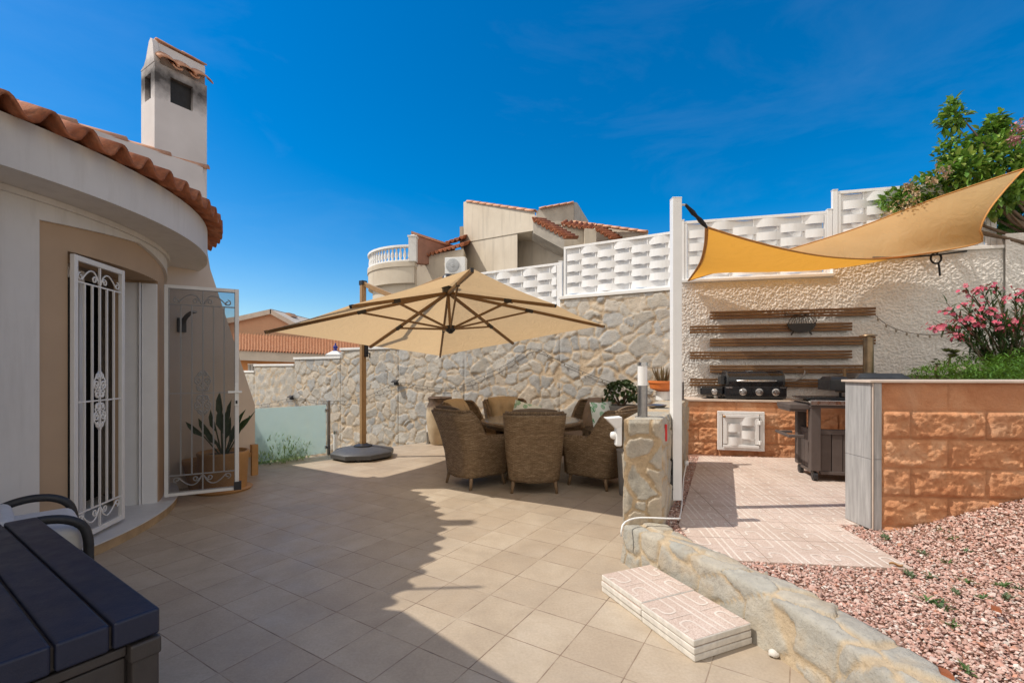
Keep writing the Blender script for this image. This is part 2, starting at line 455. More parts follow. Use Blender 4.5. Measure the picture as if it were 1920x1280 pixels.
    plain('coping_tile', (.56, .46, .38), .6, var=.12, ns=6)
    # grey wood-look tile of the end pillar
    m = N('grey_tile'); co = m.coord(); x, y, z = sep(m, co)
    cm = m.n('CombineXYZ'); m.l(m.math('MULTIPLY', x, 26.0), cm.inputs[0]); m.l(m.math('MULTIPLY', y, 26.0), cm.inputs[1]); m.l(m.math('MULTIPLY', z, 2.2), cm.inputs[2])
    col = m.ramp(m.noise(cm.outputs[0], 1.6, 5, .65), [(.3, (.27, .265, .26)), (.7, (.46, .45, .44))])
    m.done(m.pbr(col, .5, 0, None, .4))
    # battens
    m = N('batten_wood'); co = m.coord(); x, y, z = sep(m, co)
    cm = m.n('CombineXYZ'); m.l(m.math('MULTIPLY', x, 2.0), cm.inputs[0]); m.l(m.math('MULTIPLY', y, 30.0), cm.inputs[1]); m.l(m.math('MULTIPLY', z, 30.0), cm.inputs[2])
    nz = m.noise(cm.outputs[0], 1.7, 5, .65, .4)
    m.done(m.pbr(m.ramp(nz, [(.3, (.095, .046, .018)), (.6, (.205, .105, .042)), (.8, (.33, .19, .09))]), .55, 0, m.bump(nz, .3, .003), .4))
    # paving slab
    m = N('paver_pink'); co = m.coord()
    col = m.ramp(m.noise(co, 130, 3, .7), [(.35, (.44, .32, .26)), (.5, (.57, .455, .39)), (.65, (.66, .56, .49))])
    col = m.mix(m.maprange(m.noise(co, 2.4, 7, .68), .42, .72, 0, .75), col, (.43, .325, .26))
    m.done(m.pbr(col, .75, 0, m.bump(m.noise(co, 160, 2), .2, .002), .3))
    m = N('paver_white'); co = m.coord()
    wr_ = m.maprange(m.noise(co, 9, 6, .7), .42, .70, 0, .6)
    col = m.mix(wr_, m.ramp(m.noise(co, 90, 3, .7), [(.35, (.62, .545, .475)), (.65, (.74, .68, .61))]), (.55, .44, .375))
    m.done(m.pbr(col, .8, 0, None, .25))
    plain('paver_side', (.62, .585, .53), .85, var=.14, ns=25, bump=.5, bs=70)
    # loose stuff
    m = N('chip'); a_ = m.n('Attribute', attribute_name='col'); m.done(m.pbr(a_.outputs['Color'], .85, 0, m.bump(m.noise(m.coord(), 120, 3), .4, .003), .2))
    plain('gravel_soil', (.20, .105, .07), .95, var=.3, ns=14, bump=.6, bs=50)
    plain('soil', (.10, .075, .05), .95, var=.3, ns=10, bump=.6)
    plain('earth', (.30, .25, .18), .95, var=.25, ns=.6)
    def leafm(name, rough=.45, tr=.28):
        m = N(name); a_ = m.n('Attribute', attribute_name='col')
        p = m.pbr(a_.outputs['Color'], rough, 0, None, .45)
        t = m.n('BsdfTranslucent'); m.l(m.mix(.35, a_.outputs['Color'], (.20, .30, .02)), t.inputs[0])
        mx = m.n('MixShader'); mx.inputs[0].default_value = tr; m.l(p, mx.inputs[1]); m.l(t.outputs[0], mx.inputs[2]); m.done(mx.outputs[0])
    leafm('leaf'); leafm('petal', .6, .3)
    plain('bark', (.16, .115, .08), .9, var=.3, ns=20, bump=.6)
    plain('rock', (.36, .30, .25), .9, var=.2, ns=9, bump=.5, bs=30)
    # pots
    plain('pot_tan', (.42, .23, .09), .7, var=.16, ns=6, bump=.3, bs=40)
    plain('pot_orange', (.68, .19, .045), .5, var=.1, ns=4)
    plain('pot_grey', (.23, .22, .21), .8, var=.15)
    m = N('jar_clay'); g = m.coord(); x, y, z = sep(m, g)
    f = m.maprange(m.math('ADD', z, m.math('MULTIPLY', m.noise(g, 9, 4), .16)), .72, .82)
    col = m.mix(f, m.ramp(m.noise(g, 5, 5), [(.3, (.42, .31, .19)), (.7, (.56, .45, .30))]), m.ramp(m.noise(g, 12, 4), [(.3, (.06, .035, .02)), (.7, (.16, .10, .06))]))
    m.done(m.pbr(col, .7, 0, m.bump(m.noise(g, 40, 4), .3, .004)))
    plain('red_paint', (.50, .02, .02), .4)
    plain('blue_glaze', (.02, .025, .20), .2)
    plain('strap_black', (.012, .012, .013), .8)
    plain('iron_black', (.02, .02, .022), .6, var=.3, ns=20)
    plain('cable_dark', (.06, .055, .05), .7)
    m = N('screen_mesh'); d = m.n('BsdfDiffuse'); d.inputs[0].default_value = (.05, .05, .052, 1); tp = m.n('BsdfTransparent'); mx = m.n('MixShader'); mx.inputs[0].default_value = .74
    m.l(d.outputs[0], mx.inputs[1]); m.l(tp.outputs[0], mx.inputs[2]); m.done(mx.outputs[0])
    plain('bulb', (.30, .27, .22), .3)
    m = N('frosted'); co = m.coord()
    d = m.n('BsdfDiffuse'); d.inputs[0].default_value = (.70, .80, .79, 1); t = m.n('BsdfTranslucent'); t.inputs[0].default_value = (.84, .93, .92, 1)
    tp = m.n('BsdfTransparent'); tp.inputs[0].default_value = (.78, .92, .90, 1)
    a = m.n('MixShader'); a.inputs[0].default_value = .45; m.l(d.outputs[0], a.inputs[1]); m.l(t.outputs[0], a.inputs[2])
    b = m.n('MixShader'); b.inputs[0].default_value = .42; m.l(a.outputs[0], b.inputs[1]); m.l(tp.outputs[0], b.inputs[2]); m.done(b.outputs[0])
    # neighbours
    plain('neighbour_orange', (.60, .27, .105), .9, var=.08, ns=1.2)
    plain('neighbour_gable', (.50, .30, .19), .9, var=.08, ns=1.2)
    plain('neighbour_fascia', (.50, .44, .38), .9, var=.1, ns=2)
    m = N('villa_render'); co = m.coord()
    col = m.ramp(m.noise(co, .8, 6, .6), [(.3, (.50, .43, .34)), (.7, (.62, .55, .45))])
    x, y, z = sep(m, co); cm = m.n('CombineXYZ'); m.l(m.math('MULTIPLY', x, 5.0), cm.inputs[0]); m.l(m.math('MULTIPLY', y, 5.0), cm.inputs[1]); m.l(m.math('MULTIPLY', z, .5), cm.inputs[2])
    col = m.mix(m.maprange(m.noise(cm.outputs[0], 1.1, 5, .65), .52, .78, 0, .55), col, (.33, .29, .24))
    m.done(m.pbr(col, .9, 0, m.bump(m.noise(co, 30, 4), .25, .01), .2))
    plain('villa_grey', (.40, .36, .31), .9, var=.18, ns=2.5, bump=.2, bs=30)
    plain('villa_red', (.33, .17, .12), .9, var=.15, ns=3)
    plain('ac_grey', (.42, .43, .44), .5)
make_mats()
# ================================================================== camera, light, sky
cam = bpy.data.cameras.new('camera'); co_ = bpy.data.objects.new('camera', cam); COL.objects.link(co_)
co_.location = (0, 0, HC); co_.rotation_euler = (R(90), 0, 0)
cam.sensor_width = 36; cam.lens = 36*F/1920; cam.shift_y = (HY-640)/1920; cam.clip_end = 2000; cam.clip_start = .05
bpy.context.scene.camera = co_
SUN = Vector((.73, .05, -1.0))
sl = bpy.data.lights.new('sun', 'SUN'); sl.energy = 3.35; sl.angle = R(.5); sl.color = (1, .93, .82)
so = bpy.data.objects.new('sun', sl); COL.objects.link(so); so.rotation_euler = SUN.to_track_quat('-Z', 'Y').to_euler(); so.location = (-6, 0, 9)
w = bpy.data.worlds.new('World'); bpy.context.scene.world = w; w.use_nodes = True
nt = w.node_tree; nt.nodes.clear()
def wn(t): return nt.nodes.new('ShaderNode'+t)
sky = wn('TexSky'); sky.sky_type = 'NISHITA'; sky.sun_disc = False
ts_ = -SUN.normalized()
sky.sun_elevation = math.asin(ts_.z); sky.sun_rotation = math.atan2(ts_.x, ts_.y)
sky.altitude = 100; sky.air_density = 1.0; sky.dust_density = .8; sky.ozone_density = 2.2
hs = wn('HueSaturation'); hs.inputs['Saturation'].default_value = 1.6; hs.inputs['Value'].default_value = 1.0
nt.links.new(sky.outputs[0], hs.inputs['Color'])
# thin high cloud
tc = wn('TexCoord'); mp = wn('Mapping'); mp.inputs['Scale'].default_value = (1.0, 1.0, 3.2); mp.inputs['Rotation'].default_value = (0, R(18), R(20))
nz = wn('TexNoise'); nz.inputs['Scale'].default_value = 2.6; nz.inputs['Detail'].default_value = 8; nz.inputs['Roughness'].default_value = .62; nz.inputs['Distortion'].default_value = .5
rp = wn('MapRange'); rp.inputs[1].default_value = .50; rp.inputs[2].default_value = .85; rp.inputs[3].default_value = 0; rp.inputs[4].default_value = .034
mx = wn('Mix'); mx.data_type = 'RGBA'; mx.inputs[7].default_value = (6.5, 7.2, 8.0, 1)
nt.links.new(tc.outputs['Generated'], mp.inputs[0]); nt.links.new(mp.outputs[0], nz.inputs['Vector']); nt.links.new(nz.outputs['Fac'], rp.inputs[0])
nt.links.new(rp.outputs[0], mx.inputs[0]); nt.links.new(hs.outputs[0], mx.inputs[6])
bg = wn('Background'); bg.inputs[1].default_value = .12; wo = wn('OutputWorld')
# white cloud bank added in the unseen sky behind the viewer as neutral fill
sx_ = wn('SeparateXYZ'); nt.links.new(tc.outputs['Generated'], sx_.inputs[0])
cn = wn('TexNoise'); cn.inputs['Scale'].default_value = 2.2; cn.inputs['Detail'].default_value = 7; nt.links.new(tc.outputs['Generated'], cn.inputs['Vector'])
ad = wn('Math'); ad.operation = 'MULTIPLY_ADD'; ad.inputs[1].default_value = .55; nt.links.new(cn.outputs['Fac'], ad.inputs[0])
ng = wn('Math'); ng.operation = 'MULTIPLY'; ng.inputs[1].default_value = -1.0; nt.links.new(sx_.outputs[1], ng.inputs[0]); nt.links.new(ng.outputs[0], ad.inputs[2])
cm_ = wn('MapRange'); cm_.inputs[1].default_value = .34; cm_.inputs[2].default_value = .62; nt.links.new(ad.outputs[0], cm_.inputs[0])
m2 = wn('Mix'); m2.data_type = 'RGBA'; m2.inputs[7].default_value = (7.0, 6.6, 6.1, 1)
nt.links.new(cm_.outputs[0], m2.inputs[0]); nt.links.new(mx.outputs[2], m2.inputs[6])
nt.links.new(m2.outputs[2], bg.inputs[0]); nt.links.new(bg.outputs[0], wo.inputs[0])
sc = bpy.context.scene
sc.view_settings.view_transform = 'Standard'; sc.view_settings.look = 'None'; sc.view_settings.exposure = .35; sc.view_settings.gamma = 1
sc.render.engine = 'CYCLES'; sc.cycles.max_bounces = 8; sc.cycles.transparent_max_bounces = 8

# ================================================================== ground
g = MB(); g.add([(-300, -300, -.75), (300, -300, -.75), (300, 300, -.75), (-300, 300, -.75)], [(0, 1, 2, 3)])
tag(g.build('ground', 'earth'), kind='structure')
WA = Vector((2.66, 7.30, 0)); WD = Vector((-.863, .505, 0)); WN = Vector((-.505, -.863, 0))      # stone wall: corner, run to the left, front
PD = D1.copy(); PN = Vector((-.242, -.970, 0))                                                       # rendered wall: run to the right, front
def wl(t, off=0, z=0): p = WA+WD*t+WN*off; return Vector((p.x, p.y, z))
def wr(t, off=0, z=0): p = WA+PD*t+PN*off; return Vector((p.x, p.y, z))
p = MB(); p.prism([(-9, -6), (6.5, -6), (6.5, 7.0), tuple(wl(0)[:2]), tuple(wl(4.68)[:2]), (-1.71, 9.24), (-3.13, 7.83), (-3.9, 7.04), (-9, 1.8)], -.7, 0)
tag(p.build('pavement', 'floor_tile'), kind='structure')

# ================================================================== the house with its round bay
CB = Vector((-5.95, 3.60))
def pol(deg, r, z=0): return Vector((CB.x+r*math.cos(R(deg)), CB.y+r*math.sin(R(deg)), z))
K = Vector((-4.16, 5.40, 0))
def kf(L, W=0, z=0): p = K+E2*L-E1*W; return Vector((p.x, p.y, z))
house = thing('house', 'white rendered house with a round bay, barrel tile eaves and barred garden door', 'house', (-5.95, 3.6, 0))
def arcwall(mb, a0, a1, ri, ro, z0, z1, n=40, mi=0):      # z0, z1 may be functions of the angle
    f0 = z0 if callable(z0) else (lambda a: z0); f1 = z1 if callable(z1) else (lambda a: z1)
    vs = []
    for i in range(n+1):
        a = a0+(a1-a0)*i/n
        vs += [pol(a, ro, f0(a)), pol(a, ro, f1(a)), pol(a, ri, f1(a)), pol(a, ri, f0(a))]
    fs = [(4*i+k, 4*i+4+k, 4*i+4+(k+1) % 4, 4*i+(k+1) % 4) for i in range(n) for k in range(4)]
    fs += [(0, 1, 2, 3), (4*n+3, 4*n+2, 4*n+1, 4*n)]
    mb.add(vs, fs, mi)
def ztan(a):
    return 2.50+(a+7)/21*.095 if a < 14 else 2.595-(a-14)/32*.19
b = MB()
arcwall(b, -75, -7, 2.25, 2.63, .0, 2.665)
arcwall(b, -7, 46, 2.25, 2.63, ztan, 2.665)
b.prism([tuple(kf(.40, .30)[:2]), tuple(kf(-5, .30)[:2]), tuple(kf(-5, 6)[:2]), tuple(kf(.40, 6)[:2])], -.7, 3.3)
b.prism([(-3.6, 2.0), (-2.2, .4), (-3.4, -1.2), (-7, 0)], 0, 2.95)
b.build('wall', 'house_white', house, world=True, smooth=True, auto=35)
b = MB()
arcwall(b, -6.99, -2.2, 2.24, 2.60, .0, ztan, 8)
arcwall(b, -2.2, 26, 2.24, 2.60, 2.335, ztan, 30)
arcwall(b, 26, 46, 2.24, 2.60, 0, ztan, 20)
b.build('door_surround', 'house_tan', house, world=True, smooth=True, auto=35)
b = MB(); arcwall(b, -75, 53, 2.2, 3.0, 2.67, 2.99, 120)
b.build('fascia', 'house_white', house, world=True, smooth=True, auto=35)
b = MB(); arcwall(b, -75, 46, 2.62, 2.655, 2.625, 2.668, 100)
b.build('moulding', 'house_white', house, world=True, smooth=True, auto=35)
b = MB(); arcwall(b, -60, 46, 1.2, 2.72, 0.0, .08, 90)
b.build('step', 'step_tile', house, world=True, smooth=True, auto=35)
b = MB(); arcwall(b, -60, 46, 1.2, 2.735, .0805, .092, 90)
b.build('step_top', 'step_white', house, world=True, smooth=True, auto=35)
# barrel tiles of the bay roof
def barrel(mb, a0, a1, r0, r1, zf, per, amp, row=.40, sub=10):
    na = int((a1-a0)/per*sub); rows = int((r0-r1)/row)+1
    for k in range(rows):
        ra = r0-k*row; rb = max(r1, ra-row-.03)
        P = []
        for i in range(na+1):
            a = a0+(a1-a0)*i/na; ph = 2*math.pi*(a-a0)/per
            jit = .006*math.sin(12.9*math.floor((a-a0)/per+.5)+k*3.1)
            c = math.cos(ph); hgt = amp*(abs(c)**.75*(1 if c > 0 else -1))
            P.append([pol(a, ra+jit*2, zf(ra)+hgt+.012+jit), pol(a, (ra+rb)/2, zf((ra+rb)/2)+hgt+.004), pol(a, rb, zf(rb)+hgt-.008)])
        mb.grid(P)
b = MB(); barrel(b, -78, 54, 3.14, .6, lambda r: 3.01+(3.14-r)*math.tan(R(20)), 4.1, .056)
b.build('roof', 'roof_tile', house, world=True, smooth=True, solid=.021)
b = MB(); b.prism([(-2.90, 2.62), (-1.2, 1.0), (-3.0, -1.6), (-7.4, -.2), (-5, 3)], 2.995, 3.08)
b.build('porch_roof', 'roof_tile', house, world=True)
# parapet behind the bay roof with its ridge tiles
b = MB(); b.prism([tuple(kf(.50, -.03)[:2]), tuple(kf(-4.5, -.03)[:2]), tuple(kf(-4.5, .28)[:2]), tuple(kf(.50, .28)[:2])], 2.9, 3.98)
pts = []
for i in range(11):
    t = i/10*math.pi/2; pts.append((.49+.065*math.sin(t), 3.92-.75*(1-math.cos(t))))
poly = [(.49, 2.95)]+pts+[(.555, 2.95)]
def kprism(mb, poly, w0, w1, mi=0):                  # outline in (L, z) of the chimney face, from depth w0 to w1
    n = len(poly)
    ar = sum(poly[i][0]*poly[(i+1) % n][1]-poly[(i+1) % n][0]*poly[i][1] for i in range(n))
    if ar < 0: poly = poly[::-1]
    v = [kf(L, w0, z) for L, z in poly]+[kf(L, w1, z) for L, z in poly]
    mb.add(v, [tuple(range(n)), tuple(range(n, 2*n))[::-1]]+[(i, n+i, n+(i+1) % n, (i+1) % n) for i in range(n)], mi)
kprism(b, poly, -.028, .22)
b.build('parapet', 'chimney_render', house, world=True)
b = MB()
for i in range(12):
    L0 = .58-i*.42; L1 = L0-.46
    P = []
    for k in range(9):
        t = math.pi*k/8
        P.append([kf(L0, .125-.17*math.cos(t)*.95, 3.965+.095*math.sin(t)+.012), kf(L1, .125-.15*math.cos(t)*.95, 3.955+.085*math.sin(t)-.004)])
    b.grid(P)
b.build('ridge_tiles', 'pale_roof_tile', house, world=True, smooth=True, solid=.014)
# chimney breast with its sloping shoulder, and the stack
b = MB(); kprism(b, [(-.7, .0), (1.17, .0), (1.17, .95), (.60, 2.72), (.555, 3.0), (-.7, 3.0)], 0, .42)
b.build('chimney_breast', 'house_cream', house, world=True)
b = MB(); kprism(b, [(1.17, .32), (.45, .32), (.45, .255), (1.17, .255)], -.03, -.001); kprism(b, [(1.10, 0), (1.185, 0), (1.185, .42), (1.10, .42)], -.055, .44)
b.build('skirting', 'pot_tan', house, world=True, bevel=.004)
b = MB(); kprism(b, [(.45, 0), (1.10, 0), (1.10, .254), (.45, .254)], -.02, -.002)
b.build('stone_plinth', 'rock', house, world=True)
ch = MB()
L1, W1 = .56, .365
kprism(ch, [(0, 2.8), (L1, 2.8), (L1, 4.63), (0, 4.63)], .0, W1)
for (a, c) in ((0, .16), (.40, L1)):                 # corner piers round the openings
    kprism(ch, [(a, 4.63), (c, 4.63), (c, 4.93), (a, 4.93)], 0, .05)
    kprism(ch, [(a, 4.63), (c, 4.63), (c, 4.93), (a, 4.93)], W1-.05, W1)
for (a, c) in ((0, .05), (L1-.05, L1)):
    for (w0, w1) in ((.05, .10), (W1-.10, W1-.05)):
        kprism(ch, [(a, 4.63), (c, 4.63), (c, 4.93), (a, 4.93)], w0, w1)
kprism(ch, [(0, 4.93), (L1, 4.93), (L1, 5.03), (0, 5.03)], 0, W1)
def kend(mb, prof, l0, l1):                           # outline in (W, z), from l0 to l1 along the face
    n = len(prof)
    v = [kf(l0, W, z) for W, z in prof]+[kf(l1, W, z) for W, z in prof]
    mb.add(v, [tuple(range(n))[::-1], tuple(range(n, 2*n))]+[(i, (i+1) % n, n+(i+1) % n, n+i) for i in range(n)])
sw = [(0, 5.03), (0, 5.06), (.02, 5.12), (.035, 5.24), (.06, 5.31), (.095, 5.335), (.14, 5.31), (.18, 5.23), (.22, 5.14), (.28, 5.07), (W1, 5.04), (W1, 5.03)]
kend(ch, sw, -.004, .05)
kend(ch, [(.06, 5.03), (.06, 5.30), (.10, 5.325), (.14, 5.30), (.14, 5.03)], .05, L1+.005)
cho = ch.build('chimney', 'chimney_render', house, world=True)
b = MB()
for i in range(3):
    L0 = .03+i*.185
    P = []
    for k in range(9):
        t = math.pi*k/8; l = L0+.09-.095*math.cos(t)
        P.append([kf(l, .058, 5.155+.045*math.sin(t)), kf(l, -.085, 5.04+.05*math.sin(t))])
    b.grid(P)
    P = []
    for k in range(7):
        t = math.pi*k/6; l = L0+.185-.055*math.cos(t)
        P.append([kf(l, .058, 5.16-.03*math.sin(t)), kf(l, -.07, 5.05-.03*math.sin(t))])
    if i < 2: b.grid(P)
b.build('chimney_tiles', 'pale_roof_tile', house, world=True, smooth=True, solid=.014)
b = MB()
for i in range(2):
    P = []
    for k in range(7):
        t = math.pi*k/6; P.append([kf(.04+i*.27, .10-.055*math.cos(t), 5.318+.03*math.sin(t)), kf(.33+i*.25, .10-.05*math.cos(t), 5.312+.026*math.sin(t))])
    b.grid(P)
c_ = b.build('chimney_ridge', 'pale_roof_tile', house, world=True, smooth=True, solid=.014)
b = MB(); kprism(b, [(.052, 4.62), (L1-.052, 4.62), (L1-.052, 4.94), (.052, 4.94)], .055, W1-.055)
b.build('flue', 'interior', house, world=True)
b = MB(); b.tube([pol(-45, 1.2, 3.3)*0+Vector((-4.95, 4.07, 3.4)), Vector((-4.95, 4.07, 6.2))], .085, 12)
b.build('vent_pipe', 'grille_white', house, world=True, smooth=True, auto=40)
b = MB(); b.tube([(-3.6, 2.85, 3.2), (-3.6, 2.85, 4.65)], .016, 6)
b.build('antenna_mast', 'brushed', house, world=True)
# inside the doorway: black sheet painted as the room's shade, glazed door, shutter panel on the reveal
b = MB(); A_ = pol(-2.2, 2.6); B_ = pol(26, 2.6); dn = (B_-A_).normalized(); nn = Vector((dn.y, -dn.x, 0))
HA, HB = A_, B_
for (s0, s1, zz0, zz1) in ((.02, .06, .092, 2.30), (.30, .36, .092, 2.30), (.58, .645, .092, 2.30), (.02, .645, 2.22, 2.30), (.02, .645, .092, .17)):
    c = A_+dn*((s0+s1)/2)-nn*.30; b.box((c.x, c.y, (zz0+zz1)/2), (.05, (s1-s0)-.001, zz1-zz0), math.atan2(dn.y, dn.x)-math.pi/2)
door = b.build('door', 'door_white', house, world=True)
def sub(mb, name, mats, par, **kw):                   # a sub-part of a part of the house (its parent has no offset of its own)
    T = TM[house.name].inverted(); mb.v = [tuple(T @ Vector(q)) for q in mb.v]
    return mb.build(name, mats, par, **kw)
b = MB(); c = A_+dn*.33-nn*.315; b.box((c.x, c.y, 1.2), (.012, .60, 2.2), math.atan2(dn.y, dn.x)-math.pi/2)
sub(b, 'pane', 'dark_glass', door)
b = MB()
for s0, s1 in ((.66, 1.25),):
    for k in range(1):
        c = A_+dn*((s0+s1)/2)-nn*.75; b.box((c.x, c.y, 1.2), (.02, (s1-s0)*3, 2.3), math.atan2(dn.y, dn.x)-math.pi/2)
b.build('room_shade', 'interior', house, world=True)
b = MB()
for (o0, o1, pr) in ((.005, .13, .03), (.135, .15, .05), (.155, .30, .022)):
    rd_ = Vector((math.cos(R(26)), math.sin(R(26)), 0)); tg_ = Vector((-rd_.y, rd_.x, 0)); c = B_-tg_*(pr/2+.003)-rd_*((o0+o1)/2); b.box((c.x, c.y, 1.20), (o1-o0, pr, 2.22), R(26))
b.build('shutter_panel', 'door_white', house, world=True, bevel=.004)
# barred leaves
def spiral(c, r, turns, a0, sgn=1, n=26):
    return [Vector((c[0]+r*(1-.72*i/n)*math.cos(a0+sgn*turns*2*math.pi*i/n), 0, c[1]+r*(1-.72*i/n)*math.sin(a0+sgn*turns*2*math.pi*i/n))) for i in range(n+1)]
def leaf_mb(w, z0, z1):
    fr = MB(); fw = .042
    fr.box((fw/2, 0, (z0+z1)/2), (fw, .032, z1-z0)); fr.box((w-fw/2, 0, (z0+z1)/2), (fw, .032, z1-z0))
    fr.box((w/2, 0, z1-fw/2), (w-2*fw, .030, fw)); fr.box((w/2, 0, z0+fw/2), (w-2*fw, .030, fw))
    br = MB(); zt = z1-.20; zb = z0+.21; zm = (z0+z1)/2-.03
    for z in (zt, zb, zm): br.box((w/2, 0, z), (w-2*fw, .012, .012))
    for k in range(5):
        x = fw+(w-2*fw)*(k+1)/6
        top = z1-fw if k == 2 else zt; bot = z0+fw if k == 2 else zb
        br.box((x, 0, (top+bot)/2), (.013, .013, top-bot))
    r = .0065; orn = {'top': MB(), 'bottom': MB(), 'middle': MB()}; OT = orn
    for sg in (1, -1):
        for zz, up in ((zt, 1), (zb, -1)):
            h = .115
            cx = w/2; orn = OT['top' if up > 0 else 'bottom']
            pts = [Vector((cx+sg*(.235-.0*i), 0, zz+up*.045)) for i in range(1)]
            arc = []
            for i in range(15):
                t = i/14
                arc.append(Vector((cx+sg*(.012+.20*t), 0, zz+up*(.115*math.sin(math.pi*min(1, t*1.02))**.7*(1-.45*t)+.02))))
            orn.tube(arc, r, 6)
            orn.tube(spiral((cx+sg*.225, zz+up*.045), .032, 1.1, math.pi/2*up, -sg*up), r, 6)
            orn.tube(spiral((cx+sg*.062, zz+up*.045), .030, 1.2, math.pi if sg > 0 else 0, -sg*up), r, 6)
        orn = OT['middle']
        for up in (1, -1):                            # cast ornament on the middle bar
            for (dx, dz, rr) in ((.030, .05, .034), (.040, .13, .036), (.022, .20, .022)):
                orn.tube(spiral((w/2+sg*dx, zm+up*dz), rr, 1.15, math.pi/2*up*(1 if dz < .1 else -1), sg*up), .008, 6)
            orn.tube([(w/2+sg*.008, 0, zm+up*.02), (w/2+sg*.058, 0, zm+up*.07), (w/2+sg*.030, 0, zm+up*.11), (w/2+sg*.072, 0, zm+up*.155), (w/2+sg*.012, 0, zm+up*.235)], .007, 6)
    orn.box((w/2, 0, zm+.10), (.03, .012, .03), Matrix.Rotation(R(45), 3, 'Y')); orn.box((w/2, 0, zm-.10), (.03, .012, .03), Matrix.Rotation(R(45), 3, 'Y'))
    return fr, br, OT
def place(mb, org, ang):
    T = Matrix.Translation(Vector(org)) @ Matrix.Rotation(ang, 4, 'Z')
    mb.v = [tuple(T @ Vector(q)) for q in mb.v]; return mb
for nm, org, ang, w_, lab in (('closed', HA+nn*.035-dn*.01, math.atan2(dn.y, dn.x), .625, 'closed barred door leaf'), ('open', HB+nn*.05+dn*.01, math.atan2(.47, .88), .66, 'open barred door leaf with lock')):
    fr, br, orn = leaf_mb(w_, .125 if nm == 'closed' else .135, 2.315)
    fo = place(fr, org, ang).build('barred_leaf', 'grille_white', house, world=True, bevel=.004); fo['label'] = lab
    sub(place(br, org, ang), 'bars', 'grille_white', fo)
    for om in orn.values(): sub(place(om, org, ang), 'scrollwork', 'grille_white', fo, smooth=True)
    if nm == 'open':
        hb = MB(); hb.box((w_-.035, -.035, 1.20), (.13, .018, .022)); hb.box((w_-.021, -.022, 1.15), (.035, .012, .20)); hb.box((w_-.021, -.022, 1.27), (.03, .011, .05))
        sub(place(hb, org, ang), 'handle', 'white_plastic', fo, bevel=.003)
        sm_ = MB(); sm_.box((w_/2, -.0205, (.135+2.315)/2), (w_-.07, .0015, 2.11)); sub(place(sm_, org, ang), 'insect_screen', 'screen_mesh', fo)
        lk = MB(); lk.box((w_-.021, -.03, 1.09), (.018, .006, .035)); sub(place(lk, org, ang), 'keyhole', 'black_plastic', fo)
        lk = MB(); lk.box((w_-.012, .0, .18), (.07, .05, .09)); sub(place(lk, org, ang), 'door_stop', 'black_plastic', fo)

# wall light on the chimney breast, behind the open leaf
wlm = thing('wall_lamp', 'black arched outdoor lamp fixed on the cream wall behind the open grille', 'wall lamp', tuple(kf(.27, -.002, 1.98)), math.atan2(E2.y, E2.x))
b = MB(); b.box((0, -.02, .0), (.09, .036, .17)); b.build('back_plate', 'black_plastic', wlm, bevel=.004)
b = MB(); pts = [(0, -.045-.30*(1-math.cos(t)), -.02+.16*math.sin(t)) for t in [i/12*math.pi/2 for i in range(13)]]
for i in range(12): b.bar(pts[i], pts[i+1], .045, .02)
b.build('arm', 'black_plastic', wlm)
b = MB(); b.bar((0, -.24, .135), (0, -.345, .143), .04, .008); b.build('diffuser', 'lamp_white', wlm)

# ================================================================== stone wall with stepped top
def attr_build(mb, cols, name, mat, parent, **kw):
    n = len(mb.v); c = np.concatenate(cols) if cols else np.zeros((0, 4))
    if len(c) < n: c = np.concatenate([c, np.tile([.0, .5, .5, 1], (n-len(c), 1))])
    return mb.build(name, mat, parent, attr=c, smooth=True, **kw)
sw_ = thing('stone_wall', 'tall rubble stone garden wall with a white coping that steps down to the left', 'stone wall', tuple(WA))
steps = [(0.0, 2.08, 2.70), (2.08, 4.2, 2.45), (4.2, 6.0, 2.20), (6.0, 7.9, 1.91), (7.9, 9.7, 1.71), (9.7, 11.5, 1.54), (11.5, 14.5, 1.36)]
mb = MB(); cols = []
for i, (t0, t1, zt) in enumerate(steps):
    face_grid(mb, cols, wl(t0, 0, -.75), WD, (0, 0, 1), t1-t0, zt+.75, WN, .024 if t0 < 8 else .05, lambda x, y, s: stone_field(x, y, s, .25), 11, off=(t0, 0))
attr_build(mb, cols, 'stone_face', 'wall_stone', sw_, world=True)
b = MB()
for (t0, t1, zt) in steps:
    b.prism([tuple(wl(t0, -.035)[:2]), tuple(wl(t1, -.035)[:2]), tuple(wl(t1, -.30)[:2]), tuple(wl(t0, -.30)[:2])], -.74, zt-.003)
b.build('core', 'coping_white', sw_, world=True)
b = MB()
for i, (t0, t1, zt) in enumerate(steps):
    e = t1+.02 if i < len(steps)-1 else t1
    b.prism([tuple(wl(t0, .035)[:2]), tuple(wl(e, .035)[:2]), tuple(wl(e, -.33)[:2]), tuple(wl(t0, -.33)[:2])], zt, zt+.055+.002*(i % 2))
b.build('coping', 'coping_white', sw_, world=True, bevel=.006)

